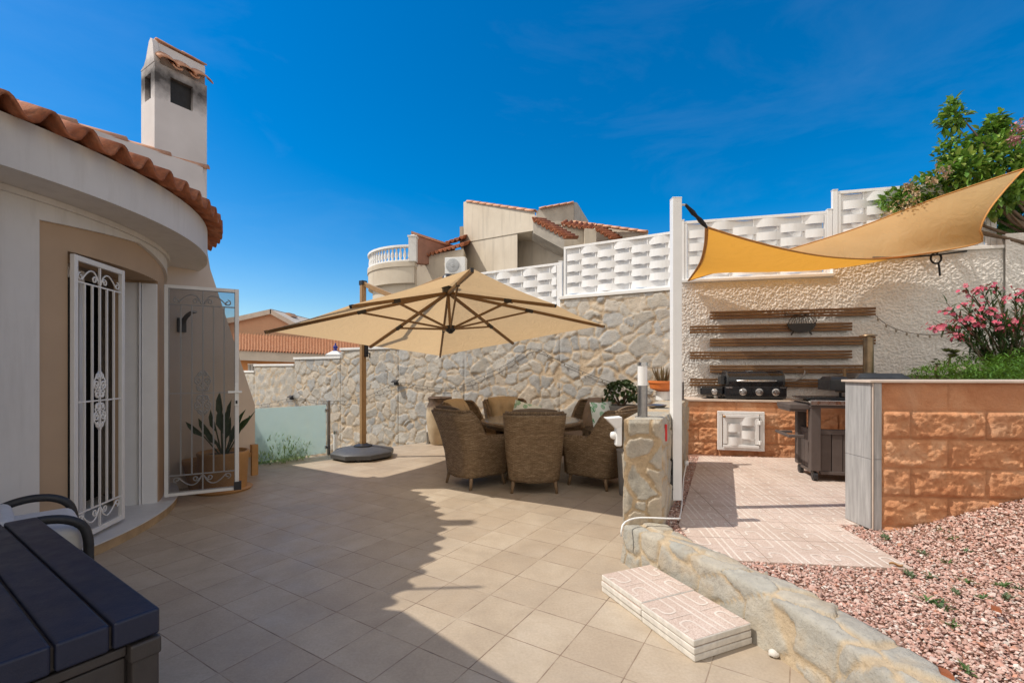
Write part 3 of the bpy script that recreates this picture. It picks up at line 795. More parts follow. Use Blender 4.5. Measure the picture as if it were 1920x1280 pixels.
# ================================================================== rendered white wall behind the barbecue
pw = thing('rendered_wall', 'white roughcast wall behind the barbecue corner carrying the wooden battens', 'rendered wall', tuple(WA))
mb = MB(); cols = []
def rough_field(x, y, s):
    h = fbm(x*56, y*56, 2, s, .6); h2 = fbm(x*100, y*100, 1, s+9)
    h = .009*(sstep(.3, .72, h))+.008*h2+.008*fbm(x*2.5, y*2.5, 2, s+20)
    return np.ones_like(x), h, h2, h-.011
psteps = [(0.0, 2.10, 2.80), (2.10, 4.12, 3.08), (4.12, 6.3, 3.27)]
for (t0, t1, zt) in psteps:
    face_grid(mb, cols, wr(t0, 0.02 if t0 < 4 else .06, .0), PD, (0, 0, 1), t1-t0, zt, PN, .0085, rough_field, 31, off=(t0, 0))
attr_build(mb, cols, 'rough_face', 'roughcast', pw, world=True)
b = MB()
for (t0, t1, zt) in psteps:
    b.prism([tuple(wr(t0, 0)[:2]), tuple(wr(t1, 0)[:2]), tuple(wr(t1, -.25)[:2]), tuple(wr(t0, -.25)[:2])], -.7, zt-.002)
b.build('core', 'coping_white', pw, world=True)
b = MB()
for i, (t0, t1, zt) in enumerate(psteps[:2]):
    b.prism([tuple(wr(t0, .05)[:2]), tuple(wr(t1, .05)[:2]), tuple(wr(t1, -.27)[:2]), tuple(wr(t0, -.27)[:2])], zt, zt+.045)
b.build('coping', 'coping_white', pw, world=True, bevel=.006)

# woven white fence panels
def weave(mb, w, z0, z1, pitch, sp, amp, th=.006, nper=10):
    rows = int(round((z1-z0)/pitch)); pitch = (z1-z0)/rows
    n = max(8, int(w/sp*nper))
    for r in range(rows):
        P = [];
        for i in range(n+1):
            x = w*i/n; y = -amp*math.sin(math.pi*x/sp+math.pi*r)
            P.append((x, y))
        za = z0+r*pitch-.011; zb = za+pitch+.022
        vs = []
        for x, y in P: vs += [(x, y-th/2, za), (x, y-th/2, zb), (x, y+th/2, zb), (x, y+th/2, za)]
        mb.add(vs, [(4*i+k, 4*i+4+k, 4*i+4+(k+1) % 4, 4*i+(k+1) % 4) for i in range(n) for k in range(4)])
def fence(a, bb, z0, z1, label, sp=.30, rows_p=.105, posts=(1, 1)):
    a = Vector(a); bb = Vector(bb); d = bb-a; w_ = d.length; rz = math.atan2(d.y, d.x)
    t = thing('fence_panel', label, 'fence panel', (a.x, a.y, z0), rz, 'woven white fence panels on the garden walls')
    h = z1-z0
    f = MB(); f.box((w_/2, 0, h-.022), (w_, .05, .044)); f.box((w_/2, 0, .022), (w_, .05, .044)); f.box((.02, 0, h/2), (.04, .049, h-.09)); f.box((w_-.02, 0, h/2), (.04, .049, h-.09))
    f.build('frame', 'fence_white', t, bevel=.004)
    s = MB(); k = 1
    while k*sp < w_-.1: s = MB(); s.box((k*sp, 0, h/2), (.016, .016, h-.09)); s.build('stake', 'fence_white', t); k += 1
    m = MB(); weave(m, w_-.09, .06, h-.06, rows_p, sp, .032); m.v = [(x+.045, y, z) for x, y, z in m.v]
    m.build('woven_slats', 'fence_white', t, smooth=True, auto=40)
    for i, x in enumerate((-.035, w_+.035)):
        if posts[i]:
            q = MB(); q.box((x, 0, h/2), (.065, .065, h+.03)); q.box((x, 0, h+.02), (.075, .075, .012)); q.build('post', 'fence_white', t, bevel=.004)
    return t
fence(wl(4.15, -.14), wl(2.16, -.14), 2.51, 3.40, 'white woven fence panel half hidden behind the parasol canopy')
fence(wl(2.06, -.14), wl(.12, -.14), 2.76, 3.67, 'white woven fence panel on the rubble stone wall just left of the tall white post', posts=(0, 1))
fence(wr(.06, -.12), wr(2.06, -.12), 2.85, 3.80, 'white woven fence panel above the battens, seen over the orange part of the sail', sp=.335)
fence(wr(2.20, -.12), wr(4.05, -.12), 3.13, 4.08, 'highest white woven fence panel, partly covered by tree leaves and pale sail', sp=.335)

# ================================================================== barbecue corner
ZB = .25
pav = MB()
po = Vector((1.20, 2.92, 0))
PA = .405
PX = Vector((.9928, -.12, 0)); PY = Vector((.12, .9928, 0))
def pv(i, j, x, y): q = po+PX*(i*PA+x)+PY*(j*PA+y); return q
def loops(mb, fn, z, mi, w_=.0125, keep=None):
    cnt_ = [0]                     # the inlaid white lines of one slab
    s = .40
    def rr(x0, y0, x1, y1, r, n=5):
        pts = []
        for cx, cy, a0 in ((x1-r, y0+r, -90), (x1-r, y1-r, 0), (x0+r, y1-r, 90), (x0+r, y0+r, 180)):
            for k in range(n+1):
                t = R(a0+90*k/n); pts.append((cx+r*math.cos(t), cy+r*math.sin(t)))
        return pts
    def put(pts, closed=False):
        cnt_[0] += 1
        if keep and len(pts) == 2: pts = [(pts[0][0]+(pts[1][0]-pts[0][0])*k/12, pts[0][1]+(pts[1][1]-pts[0][1])*k/12) for k in range(13)]
        run = []
        for q in [fn(x, y) for x, y in pts]+[None]:
            if q is not None and (keep is None or keep(q)): run.append(q)
            else:
                if len(run) > 1: mb.ribbon(run, w_, z+.00022*cnt_[0], mi)
                run = []
    put([(.187, .004), (.187, .396)])
    put([(.232, .004), (.232, .396)])
    def hook(pts, r=.03):
        out = []
        for i, p in enumerate(pts):
            if i == 0 or i == len(pts)-1: out.append(p); continue
            A = Vector(pts[i-1]); B = Vector(p); C = Vector(pts[i+1])
            r_ = min(.045, .46*min((A-B).length, (C-B).length)); d1 = (A-B).normalized()*r_/r; d2 = (C-B).normalized()*r_/r
            for k in range(5):
                t = k/4; out.append(tuple((B+d1*r)*(1-t)**2+B*2*t*(1-t)+(B+d2*r)*t*t))
        put(out)
    for hk in ([(.125, .004), (.125, .155), (.04, .155), (.04, .075), (.004, .075)], [(.004, .325), (.04, .325), (.04, .245), (.125, .245), (.125, .396)],
               [(.295, .004), (.295, .155), (.36, .155), (.36, .075), (.396, .075)], [(.396, .325), (.36, .325), (.36, .245), (.295, .245), (.295, .396)]): hook(hk)
    w_ = .0035
    for yy in (.2,): put([(.004, yy), (.18, yy)]); put([(.24, yy), (.396, yy)])
def pin(x, y): return min(x-1.13-(y-3.5)*.4587-.12, x-1.25)     # inside the left border of the paving
def pclip(P):
    for hp in (lambda q: q[0]-1.13-(q[1]-3.5)*.4587-.12, lambda q: q[0]-1.25):
        out = []
        for k in range(len(P)):
            A, B = P[k-1], P[k]; a_, b_ = hp(A), hp(B)
            if (a_ >= 0) != (b_ >= 0): t = a_/(a_-b_); out.append((A[0]+(B[0]-A[0])*t, A[1]+(B[1]-A[1])*t))
            if b_ >= 0: out.append(B)
        P = out
        if len(P) < 3: return []
    return P
def path_tile(i, j):
    c = pv(i, j, .2, .2)
    if (c-wr(0)).dot(PN) < .80 or pin(c.x, c.y) < -.27: return False
    if c.y < 3.75 and i > 2: return False
    return not (i == -1 and j < 2)
for j in range(0, 10):
    for i in range(-1, 8):
        if not path_tile(i, j): continue
        P_ = [pv(i, j, x, y) for x, y in ((.002, .002), (.402, .002), (.402, .402), (.002, .402))]
        P_ = pclip([(q.x, q.y) for q in P_])
        if not P_: continue
        pav.prism(P_, ZB-.06, ZB, 0)
        loops(pav, lambda x, y: pv(i, j, x+.002, y+.002), ZB+.0012, 1, keep=lambda q: pin(q[0], q[1]) > .008)
tag(pav.build('path', ['paver_pink', 'paver_white']), kind='structure')

# counter of orange split-face block
cdep = .62
def cw(t, off, z=0): return wr(t, off, z)
cnt = thing('barbecue_counter', 'orange split face block counter with a white woven door under the gas grill', 'counter', tuple(wr(.3, cdep)))
def block_field(seed, smooth_top=None, bl=.505, bh=.213, z0=0.0, amp=.045):
    def fn(x, y, s):
        row = np.floor((y-z0)/bh); fy = (y-z0)/bh-row
        xx = x/bl+.5*(row % 2); col = np.floor(xx); fx = xx-col
        ex = np.minimum(fx, 1-fx)*bl; ey = np.minimum(fy, 1-fy)*bh
        e = np.minimum(ex, ey); j = sstep(.002, .010, e)
        rnd = _h(col, row, seed)
        n = fbm(x*13+rnd*40, y*16, 5, seed, .64); n2 = np.abs(fbm(x*30, y*36+rnd*9, 3, seed+5)-.5)*2
        rough = sstep(.003, .028, e)
        if smooth_top is not None: rough = rough*(1-sstep(smooth_top-.012, smooth_top+.012, y))
        h = j*.006+rough*(amp*(n-.25)+.022*(.5-n2)+.012*(rnd-.5))
        return j, rnd, n, h
    return fn
mb = MB(); cols = []
CT0, CT1 = -.40, 2.2
face_grid(mb, cols, cw(CT0+.32, cdep, ZB-.05), PD, (0, 0, 1), CT1+.0, .79, PN, .013, block_field(5, .64), 5)
attr_build(mb, cols, 'block_face', 'orange_block', cnt, world=True)
b = MB(); b.prism([tuple(cw(CT0+.32, cdep-.015)[:2]), tuple(cw(2.3, cdep-.015)[:2]), tuple(cw(2.3, .03)[:2]), tuple(cw(CT0+.32, .03)[:2])], 0, ZB+.738)
b.build('core', 'orange_block', cnt, world=True)
b = MB(); b.prism([tuple(cw(CT0+.34, cdep+.025)[:2]), tuple(cw(2.32, cdep+.025)[:2]), tuple(cw(2.32, .028)[:2]), tuple(cw(CT0+.34, .028)[:2])], ZB+.742, ZB+.768)
b.build('countertop', 'coping_tile', cnt, world=True, bevel=.003)
# the little white door
dw, dh = .60, .545
rzD = math.atan2(PD.y, PD.x)
tl = -.40+.32+.42
dorg = cw(.415, cdep+.048, ZB+.065)
d_ = MB(); d_.box((dw/2, 0, dh-.02), (dw, .05, .04)); d_.box((dw/2, 0, .02), (dw, .05, .04)); d_.box((.03, 0, dh/2), (.06, .049, dh-.081)); d_.box((dw-.03, 0, dh/2), (.06, .049, dh-.081))
d_.box((dw/2, -.03, dh-.065), (dw-.14, .03, .04)); d_.box((dw/2, -.03, .06), (dw-.14, .03, .04)); d_.box((.095, -.03, dh/2), (.045, .029, dh-.18)); d_.box((dw-.095, -.03, dh/2), (.045, .029, dh-.18))
T_ = Matrix.Translation(dorg) @ Matrix.Rotation(rzD, 4, 'Z')
def tf(m, T): m.v = [tuple(T @ Vector(q)) for q in m.v]; return m
dobj = tf(d_, T_).build('door', 'fence_white', cnt, world=True, bevel=.005)
def csub(mb, name, mat, **kw):
    Ti = TM[cnt.name].inverted(); tf(mb, Ti @ T_)
    return mb.build(name, mat, dobj, **kw)
b = MB(); weave(b, dw-.236, .085, dh-.09, .092, (dw-.236)/2*1.02, .026); b.v = [(x+.118, y-.025, z) for x, y, z in b.v]
csub(b, 'woven_slats', 'fence_white', smooth=True, auto=40)
b = MB(); b.box((dw/2, -.025, dh/2), (.014, .012, dh-.18)); csub(b, 'stake', 'fence_white')
b = MB()
for z in (.12, dh-.15): b = MB(); b.box((dw-.066, -.04, z), (.05, .03, .05)); b.tube([(dw-.066, -.056, z-.03), (dw-.066, -.056, z+.03)], .009, 8); csub(b, 'hinge', 'white_plastic', bevel=.003)
b = MB(); b.lathe([(.0, .022), (.016, .02), (.019, .008), (.012, 0)], 12); tf(b, Matrix.Translation((.08, -.046, dh-.07)) @ Matrix.Rotation(R(90), 4, 'X')); csub(b, 'knob', 'pot_tan', smooth=True)

# orange retaining wall of the raised bed, with its grey tiled end
OY, OX = 3.45, 2.665
rw = thing('retaining_wall', 'orange split face block retaining wall ending in a grey tiled pillar', 'retaining wall', (OX, OY, ZB))
mb = MB(); cols = []
RD = (.9945, -.105, 0); RN = (-.105, -.9945, 0)
face_grid(mb, cols, (OX+.075, OY+.004, .18), RD, (0, 0, 1), 3.2, 1.165, RN, .0115, block_field(8, .955, z0=-.105, amp=.055), 8, off=(.30, 0))
attr_build(mb, cols, 'block_face', 'orange_block', rw, world=True)
b = MB(); b.prism([(OX+.08, OY+.03), (5.9, OY-.31), (5.9, OY+.25), (OX+.08, OY+.25)], .0, 1.338)
b.prism([(4.15, OY+.251), (4.35, OY+.251), (5.75, 6.5), (5.5, 6.55)], 0, 1.25)
b.build('core', 'orange_block', rw, world=True)
b = MB()
for z0, z1 in ((ZB+.004, .775), (.778, 1.343)):
    b.box((OX+.008, OY+.13, (z0+z1)/2), (.016, .262, z1-z0)); b.box((OX+.045, OY-.008, (z0+z1)/2), (.055, .014, z1-z0))
b.build('end_tiles', 'grey_tile', rw, world=True, bevel=.0015)
b = MB(); b.box((OX+.0085, OY-.012, (ZB+1.343)/2), (.007, .009, 1.343-ZB-.003)); b.build('tile_trim', 'coping_tile', rw, world=True)
b = MB(); b.prism([(OX-.02, OY-.025), (5.9, OY-.37), (5.9, OY+.28), (OX-.02, OY+.28)], 1.345, 1.362)
b.build('coping', 'coping_tile', rw, world=True, bevel=.002)

# stone bar wall with the pillar end
bw = thing('bar_wall', 'chest high rubble stone wall with a flat top carrying lamps and pots', 'stone wall', (1.0, 3.6, 0))
BL = [(.845, 3.50), (1.93, 5.97)]; BR = [(1.130, 3.50), (2.24, 5.92)]
zt = 1.065
mb = MB(); cols = []
def sfn(c): return lambda x, y, s: stone_field(x, y, s, c)
v = Vector((BR[0][0]-BL[0][0], BR[0][1]-BL[0][1], 0)); L_ = v.length; vn = v.normalized()
face_grid(mb, cols, (BL[0][0], BL[0][1], 0), vn, (0, 0, 1), L_, zt, (vn.y, -vn.x, 0), .0085, sfn(.22), 21)
v = Vector((BL[1][0]-BL[0][0], BL[1][1]-BL[0][1], 0)); Ll = v.length; vl = v.normalized()
face_grid(mb, cols, (BL[0][0], BL[0][1], 0), vl, (0, 0, 1), Ll, zt, (-vl.y, vl.x, 0), .02, sfn(.24), 22)
v = Vector((BR[1][0]-BR[0][0], BR[1][1]-BR[0][1], 0)); Lr = v.length; vr = v.normalized()
face_grid(mb, cols, (BR[0][0], BR[0][1], 0), vr, (0, 0, 1), Lr, zt, (vr.y, -vr.x, 0), .016, sfn(.25), 23)
attr_build(mb, cols, 'stone_face', 'low_stone', bw, world=True)
mb = MB(); cols = []
P = []; n1, n2 = 110, 16
X, Y = np.meshgrid(np.linspace(0, 1, n1), np.linspace(0, 1, n2), indexing='ij')
px = (1-Y)*(BL[0][0]+X*(BL[1][0]-BL[0][0]))+Y*(BR[0][0]+X*(BR[1][0]-BR[0][0])); py = (1-Y)*(BL[0][1]+X*(BL[1][1]-BL[0][1]))+Y*(BR[0][1]+X*(BR[1][1]-BR[0][1]))
m_, r_, r2_, h_ = stone_field(px, py, 25, .34)
e = np.minimum(np.minimum(X*2.6, (1-X)*2.6), np.minimum(Y*.31, (1-Y)*.31)); h_ = h_*sstep(0, .03, e)*.5
pz = zt+h_
mb.grid(np.stack([px, py, pz], -1).tolist(), flip=True); cols.append(np.stack([m_, r_, r2_, np.ones_like(m_)], -1).reshape(-1, 4))
attr_build(mb, cols, 'top_slab', 'low_stone', bw, world=True)
b = MB(); b.prism([(BL[0][0]+.03, BL[0][1]+.02), (BR[0][0]-.03, BR[0][1]+.02), (BR[1][0]-.03, BR[1][1]), (BL[1][0]+.03, BL[1][1])], 0, zt-.025); b.build('core', 'rock', bw, world=True)

# low curved kerb wall of stone
OUT = [(.83, 3.49), (.90, 3.33), (1.08, 2.98), (1.27, 2.52), (1.38, 2.15), (1.42, 1.8), (1.43, 1.2), (1.40, .4)]
INN = [(1.16, 3.49), (1.20, 3.30), (1.31, 2.98), (1.48, 2.60), (1.62, 2.22), (1.66, 1.8), (1.66, 1.2), (1.63, .4)]
def spline(P, n):
    P = [Vector(p) for p in P]; out = []
    for i in range(len(P)-1):
        p0 = P[max(i-1, 0)]; p1 = P[i]; p2 = P[i+1]; p3 = P[min(i+2, len(P)-1)]
        m = n
        for k in range(m):
            t = k/m
            out.append(.5*((2*p1)+(p2-p0)*t+(2*p0-5*p1+4*p2-p3)*t*t+(3*p1-p0-3*p2+p3)*t**3))
    out.append(P[-1]); return out
so_ = spline(OUT, 40); si_ = spline(INN, 40)
lw = thing('kerb_wall', 'low curved kerb of grey stones and sandy mortar between patio and gravel', 'low wall', (1.2, 2.6, 0))
KH = .27
oa = np.array([tuple(p) for p in so_]); ia = np.array([tuple(p) for p in si_]); arc = np.concatenate([[0], np.cumsum(np.hypot(*(oa[1:]-oa[:-1]).T))])
nprof = 16+26+4
S = []
prof = [('o', k/15) for k in range(16)]+[('t', (k+1)/26) for k in range(26)]+[('i', 1-(k+1)/4*.6) for k in range(4)]
A_arc = []; B_h = []; PP = []; NN = []
tang = np.gradient(oa, axis=0); tang /= np.linalg.norm(tang, axis=1)[:, None]; nout = np.stack([tang[:, 1], -tang[:, 0]], -1)
nout = -nout if (nout[10] @ (oa[10]-ia[10])) < 0 else nout
for kind, t in prof:
    if kind == 'o': q = np.concatenate([oa+nout*(-.03*t), np.full((len(oa), 1), KH*t-.01)], 1); nv_ = np.concatenate([nout, np.zeros((len(oa), 1))], 1); hb = KH*t
    elif kind == 't': q = np.concatenate([(oa-nout*.03)*(1-t)+ia*t, np.full((len(oa), 1), KH-.01+.012*math.sin(math.pi*t))], 1); nv_ = np.tile([0, 0, 1.0], (len(oa), 1)); hb = KH+.30*t
    else: q = np.concatenate([ia, np.full((len(oa), 1), (KH-.01)*t)], 1); nv_ = np.concatenate([-nout, np.zeros((len(oa), 1))], 1); hb = KH+.32+(1-t)*.2
    PP.append(q); NN.append(nv_); B_h.append(np.full(len(oa), hb)); A_arc.append(arc)
PP = np.array(PP); NN = np.array(NN); B_h = np.array(B_h); A_arc = np.array(A_arc)
m_, r_, r2_, h_ = stone_field(A_arc, B_h, 44, .235)
sm = NN.copy()
for it in range(2): sm[1:-1] = (sm[:-2]+sm[1:-1]*2+sm[2:])/4
sm /= np.linalg.norm(sm, axis=2)[..., None]
PP = PP+sm*(h_*1.05)[..., None]
mb = MB(); mb.grid(PP.tolist(), flip=True)
attr_build(mb, [np.stack([m_, r_, r2_, np.ones_like(m_)], -1).reshape(-1, 4)], 'stone_body', 'kerb_stone', lw, world=True)
def curve(P, n=24): return [p for p in spline3(P, n)]
def spline3(P, n):
    P = [Vector(p) for p in P]; fine = []
    for i in range(len(P)-1):
        p0 = P[max(i-1, 0)]; p1 = P[i]; p2 = P[i+1]; p3 = P[min(i+2, len(P)-1)]
        for k in range(24):
            t = k/24; fine.append(.5*((2*p1)+(p2-p0)*t+(2*p0-5*p1+4*p2-p3)*t*t+(3*p1-p0-3*p2+p3)*t**3))
    fine.append(P[-1])
    L = [0]
    for i in range(1, len(fine)): L.append(L[-1]+(fine[i]-fine[i-1]).length)
    out = []; j = 0
    for k in range(n+1):
        s = L[-1]*k/n
        while j < len(L)-2 and L[j+1] < s: j += 1
        f = (s-L[j])/max(1e-9, L[j+1]-L[j]); out.append(fine[j].lerp(fine[j+1], min(1, f)))
    return out
# ================================================================== parasol
MX, MY = -2.46, 7.66
um = thing('parasol', 'large beige cantilever parasol with a brown mast, shading the dining table', 'parasol', (MX, MY, 0), math.atan2(E2.y, E2.x)-R(4))
S_ = 4.25
cL = Vector((-.531, 1, .0839))*1.419*S_; cR = Vector((.1977, 1, .0954))*1.707*S_; cN = Vector((-.0862, 1, .2184))*S_; cF = Vector((-.1552, 1, .0299))*2.126*S_
for c in (cL, cR, cN, cF): c.z += HC
cC = (cL+cR+cN+cF)/4
nU = (cR-cL).cross(cF-cN).normalized(); nU = nU if nU.z > 0 else -nU
apex = cC+nU*.62; hub = cC+nU*.56; collar = cC-nU*.02
b = MB(); k_ = .085
def oct_(r, c, z): return [(r*(1 if abs(a) < 2 else 1)*math.cos(t), r*math.sin(t), z) for t, a in [(R(45*i+22.5), 0) for i in range(8)]]
prof = [(.50, .03), (.505, .10), (.47, .125), (.30, .165), (.12, .185)]
vs = []
for r, z in prof:
    for sx, sy in ((1, .42), (.42, 1), (-.42, 1), (-1, .42), (-1, -.42), (-.42, -1), (.42, -1), (1, -.42)): vs.append((sx*r*.94, sy*r*.94, z))
fs = [(i*8+k, i*8+(k+1) % 8, (i+1)*8+(k+1) % 8, (i+1)*8+k) for i in range(4) for k in range(8)]+[tuple(range(8))[::-1], tuple(range(32, 40))]
b.add(vs, fs)
b.build('base', 'base_plastic', um, bevel=.012)
for x in (-.3, .3):
    for y in (-.3, .3): b = MB(); b.tube([(x, y, 0), (x, y, .045)], .035, 10); b.build('castor', 'black_plastic', um)
b = MB(); b.lathe([(.15, .185), (.15, .20), (.10, .215), (.07, .23)], 16); b.build('collar_plate', 'black_plastic', um, smooth=True, auto=40)
b = MB(); b.box((0, 0, 1.53), (.088, .062, 2.62)); b.box((.0, 0, 1.53), (.05, .078, 2.62)); b.build('mast', 'pole_wood', um, bevel=.006)
b = MB(); b.box((0, 0, 2.87), (.10, .09, .075)); b.build('mast_cap', 'black_plastic', um, bevel=.006)
Ti = TM[um.name].inverted()
b = MB(); b.box((.02, -.06, 1.77), (.05, .05, .24)); b.tube([(.02, -.085, 1.73), (.03, -.14, 1.70)], .009, 8); b.tube([(.03, -.14, 1.72), (.03, -.14, 1.63)], .011, 8); b.build('crank', 'black_plastic', um, bevel=.005)
b = MB(); top = Vector((MX, MY, 2.86)); hb = apex+nU*.13; el = at(742, 558, 7.35); b.bar(top+(el-top).normalized()*.03, el, .05, .075); b.bar(el-(hb-el).normalized()*.02, hb, .048, .07); b.build('arm', 'pole_wood', um, world=True, bevel=.005)
b = MB(); b.tube([apex-nU*.02, apex+nU*.03, apex+nU*.14, apex+nU*.17], [.10, .085, .07, .03], 14); b.build('top_hub', 'black_plastic', um, world=True, smooth=True, auto=45)
# canopy: eight panels
cor = [cL, cN, cR, cF]; mids = [(cor[i]+cor[(i+1) % 4])/2 for i in range(4)]
ring = []
for i in range(4): ring += [cor[i], mids[i]]
b = MB()
for i in range(8):
    A = ring[i]; Bq = ring[(i+1) % 8]
    P = []
    for u in range(11):
        t = u/10; row = []
        for v_ in range(9):
            s = v_/8; e = A.lerp(Bq, s)
            e = e+(cC-e)*.022*math.sin(math.pi*s)
            q = apex.lerp(e, t); q = q-nU*.035*math.sin(math.pi*t)*math.sin(math.pi*s)*t
            row.append(q)
        P.append(row)
    b.grid(P)
can = b.build('canopy', 'canopy_cloth', um, world=True, smooth=True, auto=12)
def inset(p, k): return apex.lerp(p, k)
for i in range(8):
    A = ring[i]; rb = MB()
    rb.bar(hub-nU*.045+(A-hub).normalized()*.04, A-nU*.022, .034, .042)
    r_o = rb.build('rib', 'umbrella_wood', um, world=True, bevel=.003)
    k = .50 if i % 2 == 0 else .60
    J = hub.lerp(A, k)-nU*.05
    st_ = MB(); st_.bar(collar+(J-collar).normalized()*.05, J, .022, .028)
    tf(st_, TM[um.name].inverted()).build('strut', 'umbrella_wood', r_o)
    jt = MB(); d = (A-hub).normalized(); jt.bar(J-d*.06+nU*.012, J+d*.06+nU*.012, .046, .05)
    tf(jt, TM[um.name].inverted()).build('joint', 'black_plastic', r_o, bevel=.006)
    tp = MB(); tp.bar(A-d*.03-nU*.015, A+d*.012-nU*.018, .03, .038); tf(tp, TM[um.name].inverted()).build('tip', 'black_plastic', r_o)
b = MB(); b.tube([hub-nU*.0, collar+nU*.02], .021, 10); b.build('centre_shaft', 'umbrella_wood', um, world=True, smooth=True, auto=40)
b = MB(); b.tube([hub+nU*.03, hub-nU*.06], .085, 8); b.tube([collar+nU*.045, collar-nU*.02, collar-nU*.06], [.075, .07, .025], 10); b.build('hub', 'black_plastic', um, world=True)

# ================================================================== dining set
TC = Vector((.27, 6.40, 0))
tb = thing('dining_table', 'round wicker dining table with a glass top under the parasol', 'table', tuple(TC))
b = MB(); b.lathe([(.60, .712), (.69, .705), (.705, .725), (.70, .748), (.655, .752), (.60, .742)], 48, uvscale=True); b.build('rim', 'wicker', tb, smooth=True, auto=50)
b = MB(); b.lathe([(.0, .745), (.655, .745), (.66, .7525), (.655, .759), (0, .759)], 48); b.build('glass_top', 'table_glass', tb, smooth=True, auto=30)
b = MB(); b.lathe([(.60, .66), (.63, .66), (.63, .712), (.6, .712)], 40, uvscale=True)
b.build('apron', 'wicker', tb, smooth=True, auto=50)
for k in range(4):
    t = R(45+90*k); q = MB()
    q.tube([(.45*math.cos(t), .45*math.sin(t), .70), (.30*math.cos(t), .30*math.sin(t), .40), (.46*math.cos(t), .46*math.sin(t), 0)], [.035, .04, .03], 10); q.build('leg', 'leg_wood', tb, smooth=True)

def make_chair():
    t = thing('wicker_armchair', 'x', 'armchair', group='wicker armchairs round the dining table')
    # shell profile round a U-shaped plan, open at the front
    hw, hd, rc = .305, .30, .13
    path = []
    def seg(a, bb, n):
        for i in range(n): path.append((a[0]+(bb[0]-a[0])*i/n, a[1]+(bb[1]-a[1])*i/n))
    def arc(cx, cy, r, a0, a1, n):
        for i in range(n): th = R(a0+(a1-a0)*i/n); path.append((cx+r*math.cos(th), cy+r*math.sin(th)))
    seg((hw, hd), (hw, -hd+rc), 14); arc(hw-rc, -hd+rc, rc, 0, -90, 10); seg((hw-rc, -hd), (-hw+rc, -hd), 14); arc(-hw+rc, -hd+rc, rc, -90, -180, 10); seg((-hw, -hd+rc), (-hw, hd), 14); path.append((-hw, hd))
    ls = [0]
    for i in range(1, len(path)): ls.append(ls[-1]+math.hypot(path[i][0]-path[i-1][0], path[i][1]-path[i-1][1]))
    def toph(y):
        s = max(0, min(1, (y+.19)/.15)); s = s*s*(3-2*s)
        return .945-(.945-.615)*s-.02*max(0, y-.1)
    def shellpt(x, y, z, inner=0):
        k = (z-.14)/.8
        tp = .875+.125*min(1, k/.45)                     # narrower at the bottom
        back = max(0, min(1, (-y-.02)/.20))
        lean = .17*max(0, (z-.40)/.54)**1.5*back
        xx = x*tp*(1+.11*max(0, (z-.5)/.44)*back); yy = y*tp-lean
        if inner: xx *= .90; yy = yy*.90+.0
        return (xx, yy, z)
    nz = 17
    P = []; UV = []
    for (x, y), l in zip(path, ls):
        h = toph(y); zb = .15-.025*(1-abs(x)/hw if y < -.2 else 0)
        P.append([shellpt(x, y, zb+(h-zb)*j/nz) for j in range(nz+1)]); UV.append([(l, zb+(h-zb)*j/nz) for j in range(nz+1)])
    b = MB(); b.grid(P, UV=UV)
    # rolled top edge
    tops = [p[-1] for p in P]
    b2 = MB(); b2.tube([(x*.97, y*.97+.003, z+.004) for x, y, z in tops], .021, 8)
    b2.tube([(tops[0][0]*.97, tops[0][1]*.97, .61), (tops[0][0]*.95, tops[0][1]*.99, .45), (tops[0][0]*.89, tops[0][1]*.97, .16)], .02, 8)
    b2.tube([(tops[-1][0]*.97, tops[-1][1]*.97, .61), (tops[-1][0]*.95, tops[-1][1]*.99, .45), (tops[-1][0]*.89, tops[-1][1]*.97, .16)], .02, 8)
    n0 = len(b2.f)
    for i, f in enumerate(b2.f):
        zz = [b2.v[k][2] for k in f]; b2.uv[i] = tuple((k*.004, (j % 2)*.02) for j, k in enumerate(f))
    b.build('shell', 'wicker', t, smooth=True, solid=.034)
    b2.build('edge_roll', 'wicker', t, smooth=True)
    P = []; UV = []
    for i in range(13):
        x = -.275+.55*i/12; P.append([(x*.93, .295*.93, .15), (x, .298, .28), (x, .30, .40)]); UV.append([(x, .15), (x, .28), (x, .40)])
    b = MB(); b.grid(P, UV=UV); b.build('apron', 'wicker', t, smooth=True, solid=.02)
    b = MB(); b.box((0, 0, .385), (.53, .54, .02)); b.build('seat_deck', 'wicker', t)
    for sx in (-1, 1):
        for sy in (-1, 1):
            q = MB(); q.tube([(sx*.235, sy*.225, .20), (sx*.262, sy*.262, 0)], [.026, .016], 8); q.build('leg', 'leg_wood', t, smooth=True)
    b = MB(); b.box((0, .03, .445), (.50, .50, .09)); b.build('seat_cushion', 'cushion_brown', t, bevel=.04, segs=4)
    # buttoned back cushion
    P = []
    nx, nzz = 25, 17
    F_, B_ = [], []
    for i in range(nx):
        u = -1+2*i/(nx-1); rf = []; rb = []
        for j in range(nzz):
            v_ = j/(nzz-1); x = u*.255; z = .47+v_*.535
            e = (1-abs(u)**6)*(1-abs(2*v_-1)**6)
            ch = .5+.5*abs(math.cos(u*math.pi*1.5))**.6
            pin = 1-.45*math.exp(-((v_-.62)/.10)**2)*math.exp(-((abs(u)-.33)/.12)**2)
            th = .10*e*(.55+.45*ch)*pin
            yb = -.235-.17*max(0, (z-.40)/.54)**1.5
            rf.append((x, yb+.02+th, z-.02*u*u)); rb.append((x, yb-.005*e, z-.02*u*u))
        F_.append(rf); B_.append(rb)
    b = MB(); b.grid(F_); b.grid(B_, flip=True)
    # close the rim
    for A, Bq in ((F_[0], B_[0]), (B_[-1], F_[-1])): b.grid([A, Bq])
    b.grid([[r[-1] for r in F_], [r[-1] for r in B_]], flip=True); b.grid([[r[0] for r in F_], [r[0] for r in B_]])
    b.build('back_cushion', 'cushion_brown', t, smooth=True)
    return t
ch0 = make_chair()
